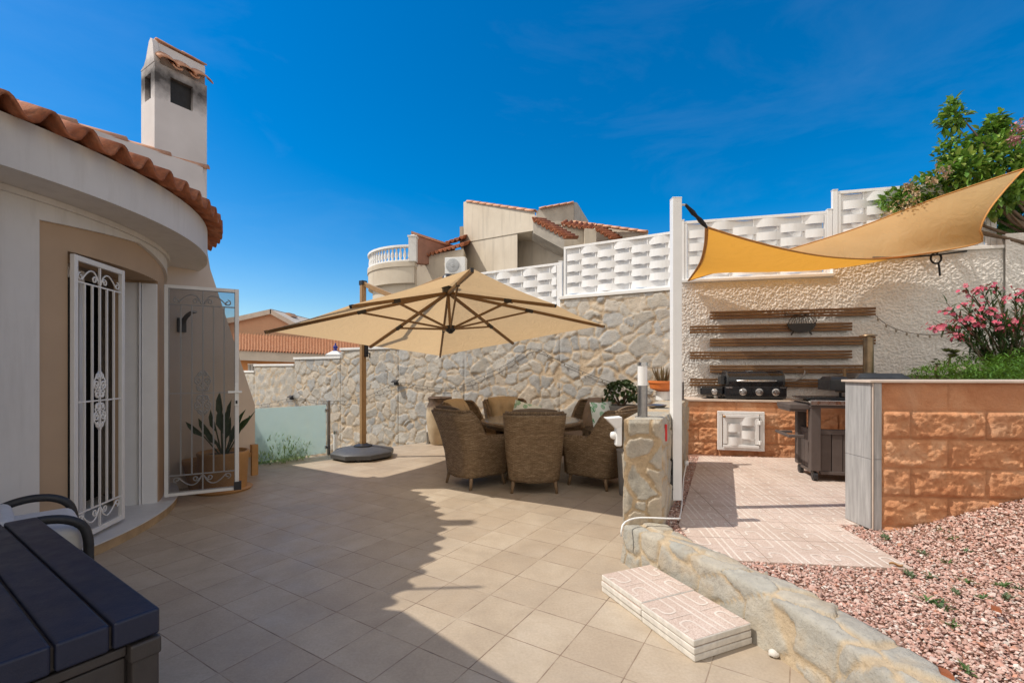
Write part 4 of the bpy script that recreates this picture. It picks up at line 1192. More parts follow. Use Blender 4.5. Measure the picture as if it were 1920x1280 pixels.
spots = [(.262, 5.66, 'wicker armchair with its back squarely turned, standing alone before the table', 0),
         (-.465, 5.90, 'wicker armchair by the table, turned three quarters, nearest to the parasol base', 0),
         (1.075, 5.86, 'wicker armchair beside the stone pillar, pulled up sideways to the table', 0),
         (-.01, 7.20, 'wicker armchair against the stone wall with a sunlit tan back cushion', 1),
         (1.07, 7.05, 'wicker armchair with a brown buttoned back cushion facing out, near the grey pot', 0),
         (-.50, 6.80, 'wicker armchair beside the clay jar, mostly hidden, its sunlit tan cushion showing', 1)]
for i, (x, y, lab, tan) in enumerate(spots):
    d = TC-Vector((x, y, 0)); rz = math.atan2(d.y, d.x)-R(90)
    if i == 1: rz += R(6)
    if i == 2: rz += R(-4)
    if i == 0: ch0.location = (x, y, 0); ch0.rotation_euler = (0, 0, rz); ch0['label'] = lab; c = ch0
    else: c = dup(ch0, (x, y, 0), rz, lab)
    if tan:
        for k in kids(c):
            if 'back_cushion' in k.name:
                k.data = k.data.copy(); k.data.materials.clear(); k.data.materials.append(MAT['cushion_sunlit'])
def pillow(name, loc, rot, label):
    P = []; Q = []
    n = 15
    for i in range(n):
        u = -1+2*i/(n-1); r1 = []; r2 = []
        for j in range(n):
            v_ = -1+2*j/(n-1); th = .075*((1-u*u)*(1-v_*v_))**.5
            k = 1-.06*(1-abs(u))*abs(v_)-.06*(1-abs(v_))*abs(u)
            r1.append((u*.21*k, -th, v_*.21*k)); r2.append((u*.21*k, th, v_*.21*k))
        P.append(r1); Q.append(r2)
    b = MB(); b.grid(P); b.grid(Q, flip=True)
    o = b.build(name, 'leaf_print', smooth=True); o.location = loc; o.rotation_euler = rot
    return tag(o, label, 'pillow', 'green leaf print pillows')
pillow('pillow', (1.235, 6.30, .80), (R(-12), 0, R(35)), 'white pillow with green leaf print on the armchair beside the stone pillar')
pillow('pillow', (.20, 7.18, .73), (R(-20), R(14), R(-8)), 'white pillow with green leaf print on the far armchair with the sunlit tan cushion')

# ================================================================== jar, bollards, glass screen and shrub beyond it
jar = tag(MB().lathe([(.0, 0), (.17, 0), (.20, .06), (.245, .30), (.265, .55), (.25, .74), (.215, .82), (.225, .86), (.235, .90), (.215, .915), (.19, .90), (.18, .80), (0, .78)], 32).build('clay_jar', 'jar_clay', smooth=True, auto=50), 'tall cream clay jar with a dark brown rim at the foot of the stone wall', 'jar')
jar.location = (-1.40, 9.02, 0)
def bollard(loc, h, r, label):
    t = thing('bollard_lamp', label, 'bollard lamp', loc, 0, 'steel bollard lamps')
    MB().lathe([(r*1.5, 0), (r*1.5, .008), (r, .010), (r, h*.58)], 20).build('steel_tube', 'brushed', t, smooth=True, auto=40)
    MB().lathe([(r*.97, h*.58), (r*.97, h*.94)], 20).build('diffuser', 'lamp_white', t, smooth=True)
    MB().lathe([(r*1.04, h*.94), (r*1.04, h), (0, h)], 20).build('cap', 'steel', t, smooth=True, auto=40)
bollard((1.018, 3.62, 1.068), .43, .038, 'steel bollard lamp standing on the near pillar end of the bar wall')
bollard((2.105, 5.78, 1.068), .38, .036, 'steel bollard lamp on the far end of the bar wall beside the battens')
bollard((-1.63, 9.05, 0), .40, .036, 'slim bollard lamp on the patio edge beside the clay jar')
bollard((-3.50, 9.2, -.75), .98, .04, 'pale bollard lamp behind the parasol base near the glass screen')
gs = thing('glass_screen', 'frosted pale teal glass balustrade panel at the patio edge', 'glass screen', (-3.9, 7.04, 0), math.atan2(.79, .77))
gl = math.hypot(.77, .79)
b = MB(); b.box((gl/2-.22, 0, .445), (gl+.42, .014, .81)); b.build('pane', 'frosted', gs)
b = MB(); b.box((gl+.035, 0, .46), (.045, .045, .92)); b.build('post', 'brushed', gs, bevel=.004)
for z in (.14, .76): b = MB(); b.box((gl+.0, 0, z), (.06, .045, .05)); b.build('clamp', 'steel', gs, bevel=.004)
def leafpts(mb, cols, p, d, up, L, W, c, fold=.25, curl=.15):
    d = d.normalized(); s = d.cross(up)
    if s.length < 1e-3: s = d.cross(Vector((1, 0, 0)))
    s.normalize(); n = s.cross(d)
    o = len(mb.v)
    pts = [p, p+d*L*.33+s*W*.5+n*W*fold, p+d*L*.33-s*W*.5+n*W*fold, p+d*L*.36, p+d*L*.70+s*W*.38+n*(W*fold-curl*L*.3), p+d*L*.70-s*W*.38+n*(W*fold-curl*L*.3), p+d*L*.72-n*curl*L*.35, p+d*L-n*curl*L]
    mb.v += [tuple(q) for q in pts]
    for f in ((0, 3, 1), (0, 2, 3), (1, 3, 6, 4), (2, 5, 6, 3), (4, 6, 7), (5, 7, 6)): mb.f.append(tuple(o+k for k in f)); mb.m.append(0)
    cols += [(*c, 1)]*8
def rv(rg, s=1): return Vector((rg.gauss(0, s), rg.gauss(0, s), rg.gauss(0, s)))
def shade(rg, c, v=.25):
    k = 1+rg.uniform(-v, v); return tuple(max(0, min(1, q*k*(1+rg.uniform(-.08, .08)))) for q in c)
rg = random.Random(3)
mb = MB(); cols = []
bc = Vector((-3.95, 7.55, -.75))
for i in range(1500):
    a = rg.uniform(0, 6.283); r = .40*math.sqrt(rg.random()); tilt = r*.9
    base = bc+Vector((r*math.cos(a)*.9, r*math.sin(a)*.8, 0)); L = rg.uniform(.85, 1.38)*(1.05-r*.7)
    d = Vector((math.cos(a)*tilt, math.sin(a)*tilt, 1)).normalized()
    q = base+d*L
    for k in range(4): leafpts(mb, cols, base+d*L*rg.uniform(.45, 1), (d+rv(rg, .5)).normalized(), Vector((0, 0, 1)), rg.uniform(.05, .10), .014, shade(rg, (.30, .42, .20)), .1, .05)
sh = thing('grey_green_shrub', 'feathery grey green shrub seen through the frosted glass screen', 'shrub', tuple(bc))
mb.build('foliage', 'leaf', sh, world=True, attr=cols)
b = MB(); [b.tube([bc, bc+Vector((.3*math.cos(k), .3*math.sin(k), .6))], [.02, .006], 6) for k in range(7)]; b.build('stems', 'bark', sh, world=True)

# ================================================================== planter with bird of paradise behind the grille
pp = on(415, 925)
pl_ = thing('planter', 'round ochre planter behind the open grille holding a bird of paradise plant', 'planter', (-3.47, 5.58, 0))
b = MB(); b.lathe([(0, 0), (.235, 0), (.245, .02), (.265, .42), (.275, .44), (.27, .465), (.245, .465), (.235, .43), (.0, .42)], 32); b.build('pot', 'pot_tan', pl_, smooth=True, auto=50)
MB().lathe([(0, .425), (.234, .428)], 24).build('soil', 'soil', pl_)
MB().lathe([(.0, .0), (.29, .0), (.31, .025), (.30, .03), (0, .028)], 32).build('saucer', 'pot_tan', pl_, smooth=True, auto=50)
st = thing('bird_of_paradise', 'bird of paradise plant with broad upright dark leaves in the ochre planter', 'plant', (-3.47, 5.58, .43))
st.scale = (.86, .86, .80)
mb = MB(); cols = []; sb = MB()
for (dx, dz, dy, L, W) in ((-.50, .46, 0, .26, .08), (-.30, .40, .05, .34, .10), (-.10, .95, .05, .36, .10), (.02, .62, -.1, .32, .11), (.10, .82, .0, .32, .08), (.22, .62, .1, .30, .08), (.33, .50, -.05, .30, .10), (.40, .63, .05, .26, .03), (-.14, .60, -.05, .30, .10), (-.04, .45, .1, .34, .11), (.14, .42, -.12, .32, .10), (-.22, .22, .1, .26, .08), (.06, .3, .12, .3, .1)):
    p0 = Vector((dx*.12, dy*.3, 0)); p1 = Vector((dx*.95, dy, dz))
    k = p1.length; mid = p0.lerp(p1, .62)+Vector((0, 0, .03))
    sb.tube([p0, mid, p1.lerp(mid, .3)], [.010, .008, .006], 6)
    d = (p1-mid); leafpts(mb, cols, p0.lerp(p1, .55), d.normalized(), Vector((rg.uniform(-.4, .4), -1, .2)), max(L, .3)*1.15, W, shade(rg, (.032, .06, .033), .2), .22, .05)
mb.build('leaves', 'leaf', st, attr=cols); sb.build('stems', 'leaf', st, attr=[(.05, .085, .04, 1)]*len(sb.v))
p2 = thing('small_pot', 'small brown clay pot in the shade against the house, behind the grille', 'pot', (-3.78, 5.62, 0))
MB().lathe([(0, 0), (.11, 0), (.17, .30), (.19, .32), (.19, .36), (.16, .36), (.14, .30), (0, .28)], 24).build('body', 'pot_tan', p2, smooth=True, auto=50)
MB().lathe([(0, .30), (.145, .305)], 20).build('soil', 'soil', p2)

# ================================================================== deck box and lounge chair in the near left corner
bx_e = Vector((-.824, .566, 0)); bx_w = Vector((-.566, -.824, 0)); C1 = Vector((-1.096, 1.453, 0)); BLn, BWd, BH = 1.58, .74, .70
rzb = math.atan2(bx_e.y, bx_e.x)
org = C1
db = thing('deck_box', 'large dark blue grey plastic storage box with a planked lid', 'storage box', tuple(org), rzb)
# local x along the length, local y: +90 deg from x = (-.566,-.824)
b = MB(); npl = 6; pw_ = BWd/npl
for i in range(npl):
    y0 = i*pw_+.004; y1 = (i+1)*pw_-.004
    b.box((BLn/2, (y0+y1)/2, BH-.04), (BLn, y1-y0, .08))
lid = b.build('lid', 'blue_plastic', db, bevel=.009, segs=3)
b = MB(); b.box((BLn/2, BWd/2, BH-.045), (BLn-.04, BWd-.03, .06)); b.build('lid_frame', 'dark_resin', lid)
b = MB(); b.box((BLn/2, BWd/2, .315), (BLn-.10, BWd-.09, .60)); b.build('body', 'dark_resin', db)
b = MB()
for x in (.045, BLn-.045):
    for y in (.04, BWd-.04): b = MB(); b.box((x, y, .30), (.085, .07, .60)); b.box((x, y, .585), (.095, .08, .055)); b.build('corner_post', 'dark_resin', db, bevel=.008)
b = MB()
for i in range(5):
    z0 = .05+i*.105; b.box((.044, BWd/2, z0+.05), (.014, BWd-.16, .098)); b.box((BLn/2, .044, z0+.05), (BLn-.18, .014, .098))
b.box((.035, BWd/2, .592), (.02, BWd-.16, .03))
b.build('side_planks', 'dark_resin', db, bevel=.006)
lat = Vector((-.75, .66, 0)).normalized(); fw = Vector((.66, .75, 0)).normalized()
nf = Vector((-2.30, 2.50, 0))
lc = thing('lounge_chair', 'black framed lounge chair with white cushions behind the storage box', 'lounge chair', tuple(nf+lat*.31-fw*.15), math.atan2(fw.y, fw.x))
for sy in (-.31, .31):
    b = MB(); b.tube(spline3([(-.22, sy, .56), (-.16, sy, .63), (-.06, sy, .665), (.05, sy, .66), (.13, sy, .615), (.16, sy, .54), (.165, sy, .40), (.17, sy, 0)], 40), .023, 10); b.tube([(-.22, sy, .56), (-.20, sy, 0)], .018, 8); b.build('arm', 'iron_black', lc, smooth=True)
b = MB(); b.box((-.02, 0, .40), (.36, .60, .03)); b.build('seat_frame', 'iron_black', lc)
b = MB(); b.box((-.04, 0, .52), (.40, .54, .16)); b.build('seat_cushion', 'cushion_white', lc, bevel=.05, segs=4)
b = MB(); b.box((-.15, 0, .60), (.11, .52, .16), Matrix.Rotation(R(-12), 3, 'Y')); b.build('back_cushion', 'cushion_white', lc, bevel=.045, segs=4)

# ================================================================== stack of paving slabs
A0 = on(1308, 1240); u1 = Vector((-.395, .919, 0)).normalized(); u2 = Vector((u1.y, -u1.x, 0))
A0 = A0-u2*.02
rzp = math.atan2(u2.y, u2.x)
names = {(0, 0): 'bottom slab of the near paving pile', (0, 1): 'middle slab of the near paving pile', (0, 2): 'top slab of the near paving pile, white line pattern upwards', (1, 0): 'bottom slab of the far paving pile', (1, 1): 'middle slab of the far paving pile', (1, 2): 'top slab of the far paving pile, pattern upwards beside the pillar'}
for i in range(2):
    for k in range(3):
        b = MB(); s = .398; hh = .0335
        b.box((s/2, s/2, hh/2), (s, s, hh), mi=2)
        b.add([(.004, .004, hh+.0006), (s-.004, .004, hh+.0006), (s-.004, s-.004, hh+.0006), (.004, s-.004, hh+.0006)], [(0, 1, 2, 3)], 0)
        if k == 2: loops(b, lambda x, y: Vector((x*.985+.002, y*.985+.002, 0)), hh+.0014, 1)
        jx = rg.uniform(-.007, .007); q = A0+u1*(i*.404+rg.uniform(-.003, .003))+u2*jx
        o = b.build('paving_slab', ['paver_pink', 'paver_white', 'paver_side'])
        m_ = o.modifiers.new('bevel', 'BEVEL'); m_.width = .0055; m_.segments = 2; m_.limit_method = 'ANGLE'
        o.location = (q.x, q.y, k*.0368+.001); o.rotation_euler = (0, 0, rzp+R(rg.uniform(-.5, .5)))
        tag(o, 'pink and white terrazzo '+names[(i, k)], 'paving slab', 'spare paving slabs stacked on the patio')
b = MB(); b.lathe([(0, 0), (.018, .002), (.027, .014), (.022, .028), (.008, .034), (0, .035)], 9); b.v = [(x*1.2+.004*math.sin(9*y*90), y, z) for x, y, z in b.v]
o = tag(b.build('pebble', 'paver_side', smooth=True), 'single white pebble lying on the patio tiles by the kerb', 'pebble'); o.location = on(1452, 1230)

# ================================================================== post, sail, straps
po_ = thing('sail_post', 'tall white square post holding the corner of the shade sail', 'post', (1.405, 3.98, .33))
b = MB(); b.box((0, 0, 1.285), (.078, .078, 2.57)); b.box((0, 0, 2.573), (.082, .082, .01)); b.build('shaft', 'white_plastic', po_, bevel=.004)
b = MB(); b.tube([(.04, -.01, 2.52), (.075, -.01, 2.52)], .009, 8); b.build('eye_bolt', 'steel', po_)
b = MB(); b.box((-.045, -.03, .22), (.012, .04, .26)); b.box((-.055, -.045, .12), (.016, .02, .2)); b.build('bracket', 'iron_black', po_, bevel=.003)
sA = at(1325, 426, 4.40); sB = wr(.10, .08, 2.82); sC = at(1921, 316, 5.70); sD = at(1690, 483, 5.95)
nS = 36
eAD = spline3([sA, at(1400, 449, 4.75), at(1484, 470, 5.10), at(1560, 482, 5.45), at(1640, 486, 5.78), sD], nS)
eBC = spline3([sB, sB.lerp(sC, .3)+Vector((0, 0, -.03)), at(1600, 430, 6.55), at(1740, 377, 6.20), at(1860, 336, 5.88), sC], nS)
eAB = spline3([sA, at(1322, 462, 5.1), at(1312, 495, 6.1), sB], 24)
eDC = spline3([sD, at(1770, 470, 5.95), at(1840, 454, 5.90), at(1838, 430, 5.86), at(1853, 396, 5.8), at(1885, 355, 5.74), sC], 24)
P = []
for i in range(nS+1):
    u = i/nS; row = []
    for j in range(25):
        v_ = j/24
        q = eAD[i]*(1-v_)+eBC[i]*v_+eAB[j]*(1-u)+eDC[j]*u-(sA*(1-u)*(1-v_)+sD*u*(1-v_)+sB*(1-u)*v_+sC*u*v_)
        q = q-Vector((0, 0, .20*(math.sin(math.pi*u**.62)**1.3)*(math.sin(math.pi*v_**1.5)**1.2)))
        row.append(q)
    P.append(row)
sail = thing('shade_sail', 'orange and tan shade sail stretched from the white post over the barbecue corner', 'shade sail', tuple(sA))
MBs = MB(); MBs.grid(P); MBs.build('cloth', 'sail_cloth', sail, world=True, smooth=True)
b = MB()
for e in (eAD, eBC, eAB, eDC): b.tube(e, .017, 6, flat=.5)
b.build('hem', 'sail_hem', sail, world=True, smooth=True)
b = MB()
for e, s in ((sA, 1), (sB, 1), (sC, 1), (sD, 1)): pass
tp = Vector((1.485, 3.97, 2.85))
b = MB(); pts = [tp.lerp(sA, k/6) for k in range(7)]
b.tube(pts, [.012, .016, .022, .014, .022, .02, .012], 8); b.tube([pts[1], pts[1]+Vector((.06, 0, -.05)), pts[2]+Vector((.05, 0, -.05)), pts[3]], .007, 6)
tag(b.build('strap', 'strap_black', origin=tuple(tp)), 'black ratchet strap tying the sail corner to the top of the white post', 'strap')
e0 = at(1812, 471, 6.38); b = MB(); b.tube([sD-Vector((.35, -.02, -.004)), sD, sD.lerp(e0, .5)+Vector((0, 0, -.01)), e0], .012, 6)
k0 = at(1755, 484, 6.1)
b.tube([k0+Vector((.07*math.cos(t), 0, .07*math.sin(t))) for t in [i/14*6.0+1.2 for i in range(15)]], .012, 6); b.tube([k0+Vector((.03, 0, -.06)), k0+Vector((.045, 0, -.14)), k0+Vector((.06, .01, -.23))], .012, 6)
tag(b.build('rope', 'strap_black', origin=tuple(sD)), 'black rope with a hanging knot running from the sail to the white wall', 'rope')
b = MB(); q = at(1813, 471, 6.40); b.tube([q, q+Vector((.06, -.02, 0)), q+Vector((.16, .08, 0))], .014, 8); tag(b.build('wall_hook', 'steel', origin=tuple(q)), 'small steel hook on the white wall holding the black rope', 'hook')
# ================================================================== battens and ornament on the white wall
rows = [(2.270, .41, 2.60, 'topmost wooden batten strip, highest of six on the white wall'), (2.062, .12, 2.31, 'second wooden batten strip from the top, passing behind the black ornament'), (1.857, .41, 2.60, 'third wooden batten strip from the top, ending behind the oven pipe'), (1.662, .12, 2.31, 'fourth wooden batten strip from the top, starting further left'), (1.452, .41, 2.55, 'fifth wooden batten strip from the top, just above the gas grill lid'), (1.247, .12, 2.31, 'lowest wooden batten strip, running behind the gas grill')]
for z, t0, t1, lab in rows:
    o = wr(t0, .082, z); t = thing('batten_strip', 'triple '+lab, 'batten strip', tuple(o), rzD, 'wooden batten strips on the white wall')
    for k in (-1, 0, 1):
        b = MB(); b.box(((t1-t0)/2+random.uniform(-.004, .004), 0, k*.0425), (t1-t0, .034, .031)); b.build('batten', 'batten_wood', t, bevel=.003)
orn = thing('wall_ornament', 'black iron basket shaped ornament hanging on the upper battens', 'ornament', tuple(wr(1.648, .125, 2.115)), rzD)
b = MB(); pts = [(.185*math.cos(math.pi+math.pi*k/16), .135*math.sin(math.pi+math.pi*k/16)) for k in range(17)]
n = len(pts); b.add([(x, -.014, z) for x, z in pts]+[(x, .014, z) for x, z in pts], [tuple(range(n)), tuple(range(n, 2*n))[::-1]]+[(k, n+k, n+(k+1) % n, (k+1) % n) for k in range(n)])
b.build('bowl', 'iron_black', orn)
b = MB()
for k in range(9):
    x = -.12+.03*k; b.tube([(x*1.1, 0, 0), (x*.9+.006*math.sin(k*2), -.006, .06), (x*.62, 0, .125)], .004, 5)
b.tube([(-.17, 0, 0), (-.15, 0, .06), (-.10, 0, .115), (0, 0, .14), (.10, 0, .115), (.15, 0, .06), (.17, 0, 0)], .005, 6)
b.tube([(-.20, 0, .12), (-.12, -.01, .125), (.12, -.01, .14), (.17, 0, .16)], .006, 6); b.tube([(-.20, 0, .12), (-.225, 0, .14), (-.20, 0, .16), (-.18, 0, .14)], .005, 6)
b.tube([(.18, 0, 0), (.20, 0, .05)], .008, 6)
b.build('wires', 'iron_black', orn)
for sx in (-1, 1):
    b = MB(); b.tube([(sx*.10, 0, -.11), (sx*.135, 0, -.165)], .011, 6); b.build('foot', 'iron_black', orn)

# ================================================================== gas grill on the counter
gz = ZB+.770
gr = thing('gas_grill', 'black tabletop gas grill with three round knobs and a side burner', 'gas grill', tuple(cw(.93, .36, gz)), rzD)
W_ = .79
b = MB(); b.box((0, -.0, .115), (W_, .42, .15)); b.build('control_box', 'grill_black', gr, bevel=.008)
b = MB(); b.box((0, 0, .03), (W_-.02, .40, .03)); 
b.build('base_tray', 'oven_black', gr)
for sx in (-1, 1):
    for sy in (-1, 1):
        q = MB(); q.tube([(sx*.34, sy*.16, 0), (sx*.34, sy*.16, .02)], .022, 10); q.build('foot', 'black_plastic', gr)
prof = [(-.205, .195), (-.215, .25), (-.205, .32), (-.165, .375), (-.10, .40), (.12, .40), (.19, .36), (.205, .30), (.205, .195)]
lw_ = .375
b = MB(); n = len(prof)
b.add([(-lw_, y, z) for y, z in prof]+[(lw_, y, z) for y, z in prof], [tuple(range(n))[::-1], tuple(range(n, 2*n))]+[(k, (k+1) % n, n+(k+1) % n, n+k) for k in range(n)])
lid = b.build('lid', 'grill_black', gr, bevel=.012)
b = MB()
for x in (-.36, .36):
    b = MB(); b.add([(x-.014, y*1.02, z*1.012) for y, z in prof]+[(x+.014, y*1.02, z*1.012) for y, z in prof], [tuple(range(n))[::-1], tuple(range(n, 2*n))]+[(k, (k+1) % n, n+(k+1) % n, n+k) for k in range(n)])
    b.build('end_cap', 'oven_black', lid, bevel=.006)
b = MB(); b.tube([(-.26, -.222, .265), (-.25, -.262, .265), (.25, -.262, .265), (.26, -.222, .265)], .013, 8); b.build('handle', 'steel', lid, smooth=True)
b = MB(); b.tube([(-.05, -.06, .402), (-.05, -.06, .408)], .055, 16); b.build('thermometer', 'steel', lid, smooth=True, auto=40)
for x in (-.165, .045, .255):
    q = MB(); q.lathe([(.050, 0), (.050, .010), (.040, .014), (.036, .032), (.0, .034)], 20); q.box((0, 0, .036), (.012, .062, .012)); tf(q, Matrix.Translation((x, -.212, .108)) @ Matrix.Rotation(R(90), 4, 'X')); q.build('knob', 'steel', gr, smooth=True, auto=40)
b = MB(); b.box((-.345, -.2125, .168), (.085, .003, .012)); b.box((.345, -.2125, .172), (.07, .003, .010)); b.build('badges', 'steel', gr)
b = MB(); b.box((-W_/2-.165, .02, .115), (.32, .34, .13)); sb_ = b.build('side_burner', 'grill_black', gr, bevel=.03)
b = MB(); b.lathe([(.042, 0), (.042, .010), (.034, .014), (.030, .03), (.0, .032)], 18); tf(b, Matrix.Translation((-W_/2-.135, -.152, .105)) @ Matrix.Rotation(R(90), 4, 'X')); b.build('burner_knob', 'steel', sb_, smooth=True, auto=40)
b = MB(); b.tube([(-W_/2-.10, -.08, .01), (-W_/2-.10, -.08, .05)], .03, 10); b.tube([(-W_/2-.22, 0, .02), (-W_/2-.0, 0, .02)], .012, 8); b.build('gas_valve', 'steel', sb_)
b = MB(); b.box((-W_/2-.02, -.02, .27), (.05, .20, .12)); b.build('rear_bracket', 'oven_black', gr)
hs_ = [cw(1.32, .25, 1.30), cw(1.46, .20, 1.275), cw(1.62, .14, 1.31), cw(1.70, .10, 1.40), cw(1.68, .075, 1.46), cw(1.62, .07, 1.475)]
b = MB(); b.tube(spline3(hs_, 24), .012, 8); tag(b.build('gas_hose', 'cable_dark', smooth=True, origin=tuple(hs_[0])), 'grey gas hose curling up behind the right end of the gas grill', 'hose')
bpy.data.objects['gas_hose'].data.materials[0] = MAT['pot_grey']

# ================================================================== kitchen cart with the pizza oven
ct = thing('kitchen_cart', 'dark grey resin barbecue cart on wheels with a steel worktop', 'cart', (3.20, 4.96, ZB), rzD)
LX, LY = 1.05, .50                                     # local x along D1, y away from the camera
b = MB(); b.box((LX/2, LY/2, .845), (LX+.06, LY+.06, .02)); b.box((LX/2, -.035, .842), (LX+.04, .02, .05)); b.build('worktop', 'steel', ct, bevel=.005)
b = MB(); b.box((LX/2, LY/2, .808), (LX+.02, LY+.02, .05)); b.box((-.10, LY/2, .79), (.20, LY*.9, .055)); b.build('top_frame', 'cart_resin', ct, bevel=.008)
b = MB(); b.box((-.11, LY/2, .752), (.17, LY*.8, .03)); b.build('side_shelf', 'cart_resin', ct, bevel=.006)
b = MB(); b.box((-.13, .06, .47), (.16, .05, .03)); b.box((-.13, LY-.06, .47), (.16, .05, .03)); b.box((-.20, LY/2, .47), (.03, LY-.02, .03)); b.build('towel_rail', 'cart_resin', ct, bevel=.006)
for x in (.045, LX-.045):
    for y in (.045, LY-.045):
        q = MB(); q.box((x, y, .45), (.095, .09, .68)); q.build('leg', 'cart_resin', ct, bevel=.006)
        wv = MB(); wv.tube([(x-.018, y, .05), (x+.018, y, .05)], .05, 16); wv.tube([(x-.022, y, .05), (x+.022, y, .05)], .028, 12); wv.build('wheel', 'black_plastic', ct, smooth=True, auto=40)
b = MB()
for k in range(8):
    x = .105+k*.106; b.box((x+.048, .05, .30), (.098, .025, .40))
b.box((LX/2, .05, .525), (LX-.19, .05, .05)); b.box((LX/2, .05, .09), (LX-.19, .045, .035)); b.box((LX/2, .03, .56), (.30, .02, .03))
b.build('front_panel', 'cart_resin', ct, bevel=.004)
b = MB()
for k in range(3): b.box((.05, .10+k*.11+.045, .30), (.025, .10, .40))
b.box((.05, LY/2, .52), (.045, LY-.18, .05)); b.box((.05, LY/2, .09), (.045, LY-.18, .035)); b.build('side_panel', 'cart_resin', ct, bevel=.004)
b = MB(); b.box((LX/2, LY/2, .12), (LX-.12, LY-.12, .025)); b.box((LX/2, LY-.05, .30), (LX-.19, .02, .42)); b.build('bottom_shelf', 'cart_resin', ct)
oz = ZB+.857
po2 = thing('pizza_oven', 'black portable pizza oven with a tall metal flue pipe on the cart', 'pizza oven', (3.86, 5.02, oz), rzD)
b = MB(); b.box((.02, 0, .16), (.52, .46, .16)); b.build('body', 'oven_black', po2, bevel=.01)
b = MB(); b.box((.04, .0, .268), (.50, .44, .055), taper=.74); b.build('hood', 'oven_black', po2, bevel=.006)
b = MB(); b.box((-.33, 0, .17), (.20, .34, .12)); b.box((-.33, 0, .245), (.18, .30, .03), taper=.8); b.build('mouth', 'oven_black', po2, bevel=.008)
for x in (-.2, .22):
    for y in (-.18, .18):
        q = MB(); q.tube([(x, y, .0), (x, y, .085)], .014, 8); q.build('leg', 'oven_black', po2)
pc = at(1628, 690, 5.05); 
lp = TM[po2.name].inverted() @ pc
b = MB(); b.tube([(lp.x, lp.y, .28), (lp.x, lp.y, .68)], .048, 18); fl = b.build('flue_pipe', 'pipe_metal', po2, smooth=True, auto=40)
b = MB(); b.tube([(lp.x, lp.y, .70), (lp.x, lp.y, .708), (lp.x, lp.y, .722)], [.085, .082, .02], 18); b.tube([(lp.x, lp.y, .67), (lp.x, lp.y, .705)], .02, 8); b.build('cap', 'pipe_metal', fl, smooth=True, auto=40)
b = MB(); b.tube([(lp.x, lp.y, .285), (lp.x, lp.y, .30)], .07, 18); b.build('collar', 'oven_black', fl)
b = MB(); b.tube([(-.25, -.05, .25), (-.25, -.05, .345)], .016, 10); b.build('peg_handle', 'umbrella_wood', po2, smooth=True, auto=40)
tr = thing('baking_tray', 'flat black baking tray lying on the steel cart top', 'tray', (3.42, 5.10, oz), rzD)
b = MB(); b.box((0, 0, .028), (.48, .34, .022), taper=1.08); b.build('pan', 'grill_black', tr, bevel=.004)
b = MB(); b.box((-.14, 0, .008), (.05, .2, .016)); b.box((.14, 0, .008), (.05, .2, .016)); b.build('feet', 'black_plastic', tr)

# ================================================================== small things on and by the bar wall
b = MB(); b.tube([(0, 0, 0), (0, 0, .74)], .028, 12); b.tube([(0, 0, .10), (0, 0, .13)], .034, 12)
dp = tag(b.build('drain_pipe', 'black_plastic', smooth=True, auto=40), 'black pipe standing in the gap between the orange counter and the stone wall', 'pipe'); q = cw(-.10, cdep+.06, ZB); dp.location = q
fl_ = thing('flood_light', 'white plastic security light with a flared lamp head mounted on the stone pillar', 'security light', (.80, 3.54, .92), 0)
b = MB(); b.box((0.01, 0, .04), (.05, .07, .20)); b.build('body', 'white_plastic', fl_, bevel=.014, segs=3)
b = MB(); b.add([(-.015, -.04, .075), (-.095, -.055, .155), (-.095, .055, .155), (-.015, .04, .075), (.03, -.04, .10), (.03, -.055, .165), (.03, .055, .165), (.03, .04, .10)], [(0, 1, 2, 3), (4, 7, 6, 5), (0, 4, 5, 1), (3, 2, 6, 7), (1, 5, 6, 2), (0, 3, 7, 4)]); b.build('lamp_head', 'white_plastic', fl_, bevel=.006)
b = MB(); b.lathe([(0, -.030), (.022, -.022), (.028, 0), (.022, .024), (0, .03)], 16, c=(-.025, 0, .02)); b.build('sensor', 'white_plastic', fl_, smooth=True)
pot = thing('orange_pot', 'wide orange bowl pot with aloe leaves on a white stand', 'plant pot', (1.86, 5.72, 1.07))
MB().lathe([(0, 0), (.085, 0), (.085, .105), (.07, .105), (0, .10)], 20).build('stand', 'white_plastic', pot, smooth=True, auto=40)
MB().lathe([(0, .107), (.07, .107), (.15, .14), (.165, .205), (.175, .21), (.175, .235), (.15, .235), (.14, .19), (0, .18)], 28).build('bowl', 'pot_orange', pot, smooth=True, auto=50)
MB().lathe([(0, .20), (.145, .205)], 20).build('soil', 'soil', pot)
al = thing('aloe_plant', 'spiky brownish aloe plant growing in the orange bowl pot', 'plant', (1.86, 5.72, 1.275))
mb = MB(); cols = []
for k in range(14):
    a = k*2.4; d = Vector((math.cos(a)*(.25+.3*rg.random()), math.sin(a)*.45, 1)); leafpts(mb, cols, Vector((.03*math.cos(a), .03*math.sin(a), -.02)), d, Vector((math.cos(a), math.sin(a), .3)), rg.uniform(.18, .27), .032, shade(rg, (.22, .15, .09)), .5, .02)
mb.build('leaves', 'leaf', al, attr=cols)
gp = thing('grey_planter', 'grey round pot with a bushy dark succulent beside the stone pillar', 'plant pot', (1.52, 6.45, 0))
MB().lathe([(0, 0), (.16, 0), (.21, .85), (.23, .88), (.23, .95), (.19, .95), (.17, .88), (0, .86)], 28).build('pot', 'pot_grey', gp, smooth=True, auto=50)
su = thing('dark_succulent', 'bushy dark green rosette succulent in the grey round pot', 'plant', (1.52, 6.45, .92))
mb = MB(); cols = []; rg2 = random.Random(5)
